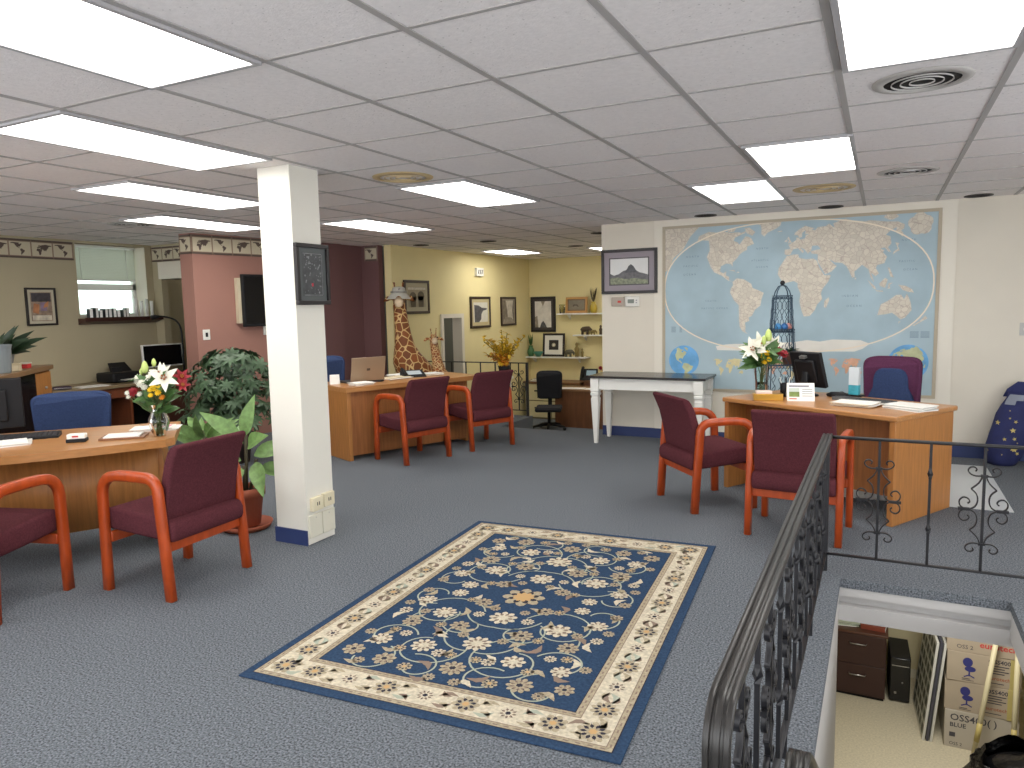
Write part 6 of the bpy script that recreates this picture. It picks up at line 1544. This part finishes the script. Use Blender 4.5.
for k in range(30):
    z, a = rr.uniform(0.06, 0.58), rr.uniform(R(170), R(370)); P0 = bagp(z, a); N = Vector((cos(a) / 0.18, sin(a) / 0.14, 0)).normalized(); u = Vector((0, 0, 1)).cross(N); s = rr.choice((0.008, 0.012, 0.018, 0.026))
    b.use(GST); c = P0 + N * 0.008; pts = []
    for i in range(10): q = PI / 2 + PI * i / 5 + k; rad = s if i % 2 == 0 else s * 0.42; pts.append(c + u * rad * cos(q) + Vector((0, 0, 1)) * rad * sin(q) - N * (rad * cos(q)) ** 2 * 3)
    cv = b.v(c); vs = [b.v(p) for p in pts]
    for i in range(10): b.f([cv, vs[i], vs[(i + 1) % 10]])
b.build('star_print', None, t, fixn=False)['kind'] = 'stuff'
# ------------------------------------------------------------------ basement room seen through the stair opening
t = thing('basement_file_cabinet', 'dark brown two drawer file cabinet in the basement', 'cabinet', (-0.12, 7.95, BZ))
bx('carcass', MAHOG, t, -0.25, 0.25, -0.24, 0.26, 0.03, 0.665); bx('cabinet_top', mat('mahogany_top', (84, 52, 40), 0.35), t, -0.265, 0.265, -0.265, 0.27, 0.665, 0.69, 0.004); bx('plinth', BLACK, t, -0.24, 0.24, -0.22, 0.25, 0, 0.03)
for k in range(2):
    d = bx('drawer', mat('mahogany_drawer', (58, 34, 30), 0.4), t, -0.24, 0.24, -0.258, -0.241, 0.045 + 0.31 * k, 0.35 + 0.31 * k, 0.003)
    b = MB(); b.tube([(-0.075, -0.258, 0.25 + 0.32 * k), (-0.07, -0.28, 0.25 + 0.32 * k), (0.07, -0.28, 0.25 + 0.32 * k), (0.075, -0.258, 0.25 + 0.32 * k)], 0.005, 6); b.build('handle', SILVER, d)
papers('untidy white papers on the basement file cabinet', (-0.24, 7.9, BZ + 0.691), 0.2, 0.2, 0.2, 6, [PAPER, mat('paper_sage', (196, 206, 186), 0.7)], seed=31)
t = thing('folder', 'red brown folder under the blue book on the basement file cabinet', 'folder', (0.02, 7.92, BZ + 0.691), -0.1); bx('cover', mat('rust_cover', (140, 70, 50), 0.6), t, -0.11, 0.11, -0.15, 0.15, 0, 0.045, 0.003); bx('pages', PAPER, t, -0.108, 0.112, -0.145, 0.145, 0.006, 0.039)
t = thing('book', 'blue book on the red brown folder in the basement', 'book', (0.02, 7.96, BZ + 0.7365), 0.1); bx('cover', mat('sky_cover', (96, 150, 176), 0.6, noise=(20, 0.3)), t, -0.09, 0.09, -0.11, 0.11, 0, 0.025, 0.003); bx('pages', PAPER, t, -0.088, 0.092, -0.105, 0.105, 0.005, 0.02)
t = thing('computer_tower', 'black computer tower standing beside the basement file cabinet', 'computer', (0.25, 8.02, BZ), 0.04)
bx('case', BLACK, t, -0.09, 0.09, -0.24, 0.22, 0.01, 0.46, 0.006); bx('front_bezel', mat('glossy_black', (18, 18, 20), 0.2), t, -0.088, 0.088, -0.256, -0.241, 0.015, 0.455, 0.008)
bx('drive_slot', SILVER, t, -0.075, 0.075, -0.259, -0.2565, 0.375, 0.383); b = MB(); b.ball((0.02, -0.257, 0.21), 0.008, 8); b.build('power_button', SILVER, t); bx('port', SILVER, t, -0.05, -0.03, -0.259, -0.2565, 0.09, 0.11)
# leaning collage boards
WHF = mat('board_white', (206, 206, 198), 0.5)
for i in range(3):
    t = thing('photo_board', ['white grid photo board leaning in front of two others in the basement', 'middle photo board of the leaning basement stack', 'photo board of the leaning stack closest to the cartons'][i], 'board', (0.405 + 0.03 * i, 7.52, BZ), R(4), 'leaning photo boards')
    M = Matrix.Rotation(R(5.2), 4, 'Y'); b = MB(); b.M = M; b.box(0.0, 0.02, -0.36, 0.36, 0.002, 0.94); b.build('board', WHF if i != 1 else mat('board_dark', (70, 70, 80), 0.5), t)
    if i == 0:
        b = MB(); b.M = M; rr = random.Random(2); b.use(mat('photo_dark', (72, 78, 70), 0.5, noise=(14, 0.5)))
        for r_ in range(7):
            for c in range(5):
                y, z = -0.335 + 0.136 * c, 0.04 + 0.128 * r_; b.poly([(-0.001, y, z), (-0.001, y + 0.10, z), (-0.001, y + 0.10, z + 0.09), (-0.001, y, z + 0.09)])
        b.build('photos', None, t)
    else:
        b = MB(); b.M = M; b.box(-0.002, 0.0, -0.34, 0.34, 0.03, 0.91); b.build('face_sheet', mat('board_sheet', (120, 122, 120), 0.5), t)
# cartons of office chairs
KR = mat('carton', (176, 162, 142), 0.8, noise=(4, 0.05)); KR2 = mat('carton_pale', (188, 180, 166), 0.8); INKB = mat('carton_blue_ink', (52, 54, 120), 0.7); INKD = mat('carton_dark_ink', (74, 72, 78), 0.7); INKR = mat('carton_red_ink', (190, 62, 60), 0.7); TAPE = mat('carton_tape', (186, 172, 108), 0.5); INKO = mat('carton_orange_ink', (170, 104, 72), 0.7)
hs = [0.347, 0.276, 0.270, 0.275]; z = BZ
labs = ['bottom carton of the basement stack, lettered OSS400 BLUE', 'second carton from the bottom of the basement stack', 'third carton from the bottom of the basement stack', 'topmost carton of the basement stack with red lettering']
for i in range(4):
    t = thing('carton', labs[i], 'carton', (0.868, 7.46, z + 0.0005), 0.015 * (-1) ** i, 'stacked cartons in the basement'); h = hs[i] - 0.002; W = 0.275
    bx('box', KR2 if i == 0 else KR, t, -W, W, -0.3, 0.3, 0, h, 0.004)
    T0 = lambda x, zz: Matrix(((1, 0, 0, x), (0, 0, -1, -0.3005), (0, 1, 0, zz), (0, 0, 0, 1)))
    b = MB()
    if i == 0:
        b.use(INKD); b.text('OSS400( )', 0.085, T0(-0.235, h - 0.065), 0.0004, 'LEFT', 0.001); b.text('BLUE', 0.055, T0(-0.235, h - 0.135), 0.0004, 'LEFT', 0.001); b.text('OSS 2', 0.04, T0(-0.235, 0.035), 0.0004, 'LEFT'); b.box(-0.235, -0.19, -0.3015, -0.3003, 0.10, 0.14)
        b.use(INKR); b.text('eurotech', 0.04, T0(0.02, 0.05), 0.0004, 'LEFT')
    elif i == 3:
        b.use(INKD); b.text('OSS 2', 0.05, T0(-0.2, 0.045), 0.0004, 'LEFT'); b.use(INKR); b.text('eurotech', 0.075, T0(-0.03, 0.085), 0.0004, 'LEFT', 0.0015)
    else:
        b.use(INKD); b.text('OSS400', 0.05, T0(0.03, h - 0.045), 0.0004, 'LEFT', 0.001)
        for k in range(4): b.box(0.03, 0.18 - 0.03 * (k % 2), -0.3015, -0.3003, h - 0.085 - 0.022 * k, h - 0.077 - 0.022 * k)
        b.use(INKO); b.text('eurotech', 0.045, T0(0.03, 0.075), 0.0004, 'LEFT', 0.0005); b.use(INKD); b.box(0.03, 0.15, -0.3015, -0.3003, 0.03, 0.036); b.box(-0.16, -0.1, -0.3015, -0.3003, 0.03, 0.036); b.box(-0.16, -0.07, -0.3015, -0.3003, 0.018, 0.022)
        # blue office chair emblem
        b.use(INKB); E_ = ((1, 0, 0), (0, 0, 1))
        b.star((-0.12, -0.3008, h - 0.085), 0.038, 3, 0.0, ax=E_, sub=6, sy=1.1); b.star((-0.10, -0.3008, h - 0.145), 0.042, 3, 0.0, ax=E_, sub=6, sy=0.6)
        b.box(-0.112, -0.1, -0.3012, -0.3003, h - 0.21, h - 0.16)
        for s in (-1, 1): b.strip([(-0.106, -0.3008, h - 0.2), (-0.106 + s * 0.04, -0.3008, h - 0.22)], 0.01, nrm=(0, -1, 0))
    b.build('print', None, t)
    if i in (1, 2): bx('tape', TAPE, t, 0.19, 0.225, -0.302, 0.302, -0.0003, h + 0.0006)
    z += hs[i]
for i, (p0, p1, lab) in enumerate((((0.80, 6.98, 0.0), (0.955, 7.10, 1.16), 'pale wooden pole leaning in front of the cartons, left of two'), ((1.075, 6.92, 0.0), (1.10, 7.10, 1.25), 'pale pole at the right edge in front of the cartons'))):
    t = thing('pole', lab, 'pole', (p0[0], p0[1], BZ)); d = Vector(p1) - Vector(p0)
    b = MB(); b.tube([Vector((0, 0, 0.003)), d], 0.02, 12); b.build('shaft', mat('pole_cream', (214, 204, 166), 0.5), t)
    b = MB(); b.tube([d * 0.16, d * 0.3], 0.0212, 12); b.build('grip', mat('pole_yellow', (196, 178, 110), 0.5), t)
t = thing('trash_bag', 'shiny black plastic bag in the lower right corner of the basement', 'bag', (1.09, 6.40, BZ))
b = MB(); rings = []; rr = random.Random(12)
for z_, r_ in ((0.0, 0.25), (0.08, 0.36), (0.2, 0.40), (0.31, 0.35), (0.37, 0.31), (0.405, 0.33), (0.43, 0.30)):
    rings.append([b.v((r_ * (1 + 0.10 * sin(5 * a + z_ * 20) + 0.07 * sin(9 * a - z_ * 30) + rr.uniform(-.03, .03)) * cos(a), r_ * (1 + 0.10 * sin(5 * a + z_ * 20)) * sin(a), z_ + (0.05 * sin(4 * a + 1) + rr.uniform(-.02, .02) if z_ > 0.36 else 0))) for a in [2 * PI * k / 36 for k in range(36)]])
for A, B in zip(rings, rings[1:]):
    for k in range(36): b.f([A[k], A[(k + 1) % 36], B[(k + 1) % 36], B[k]], True)
b.f(rings[0][::-1]); b.build('bag_body', mat('black_plastic_film', (16, 16, 18), 0.22, noise=(20, 0.3), bump=(26, 0.9)), t)
b = MB(); b.lathe([(0, 0.47), (0.08, 0.44), (0.16, 0.415), (0.24, 0.36), (0.3, 0.30)], seg=24); b.build('crumpled_top', mat('black_plastic_film', (16, 16, 18)), t)
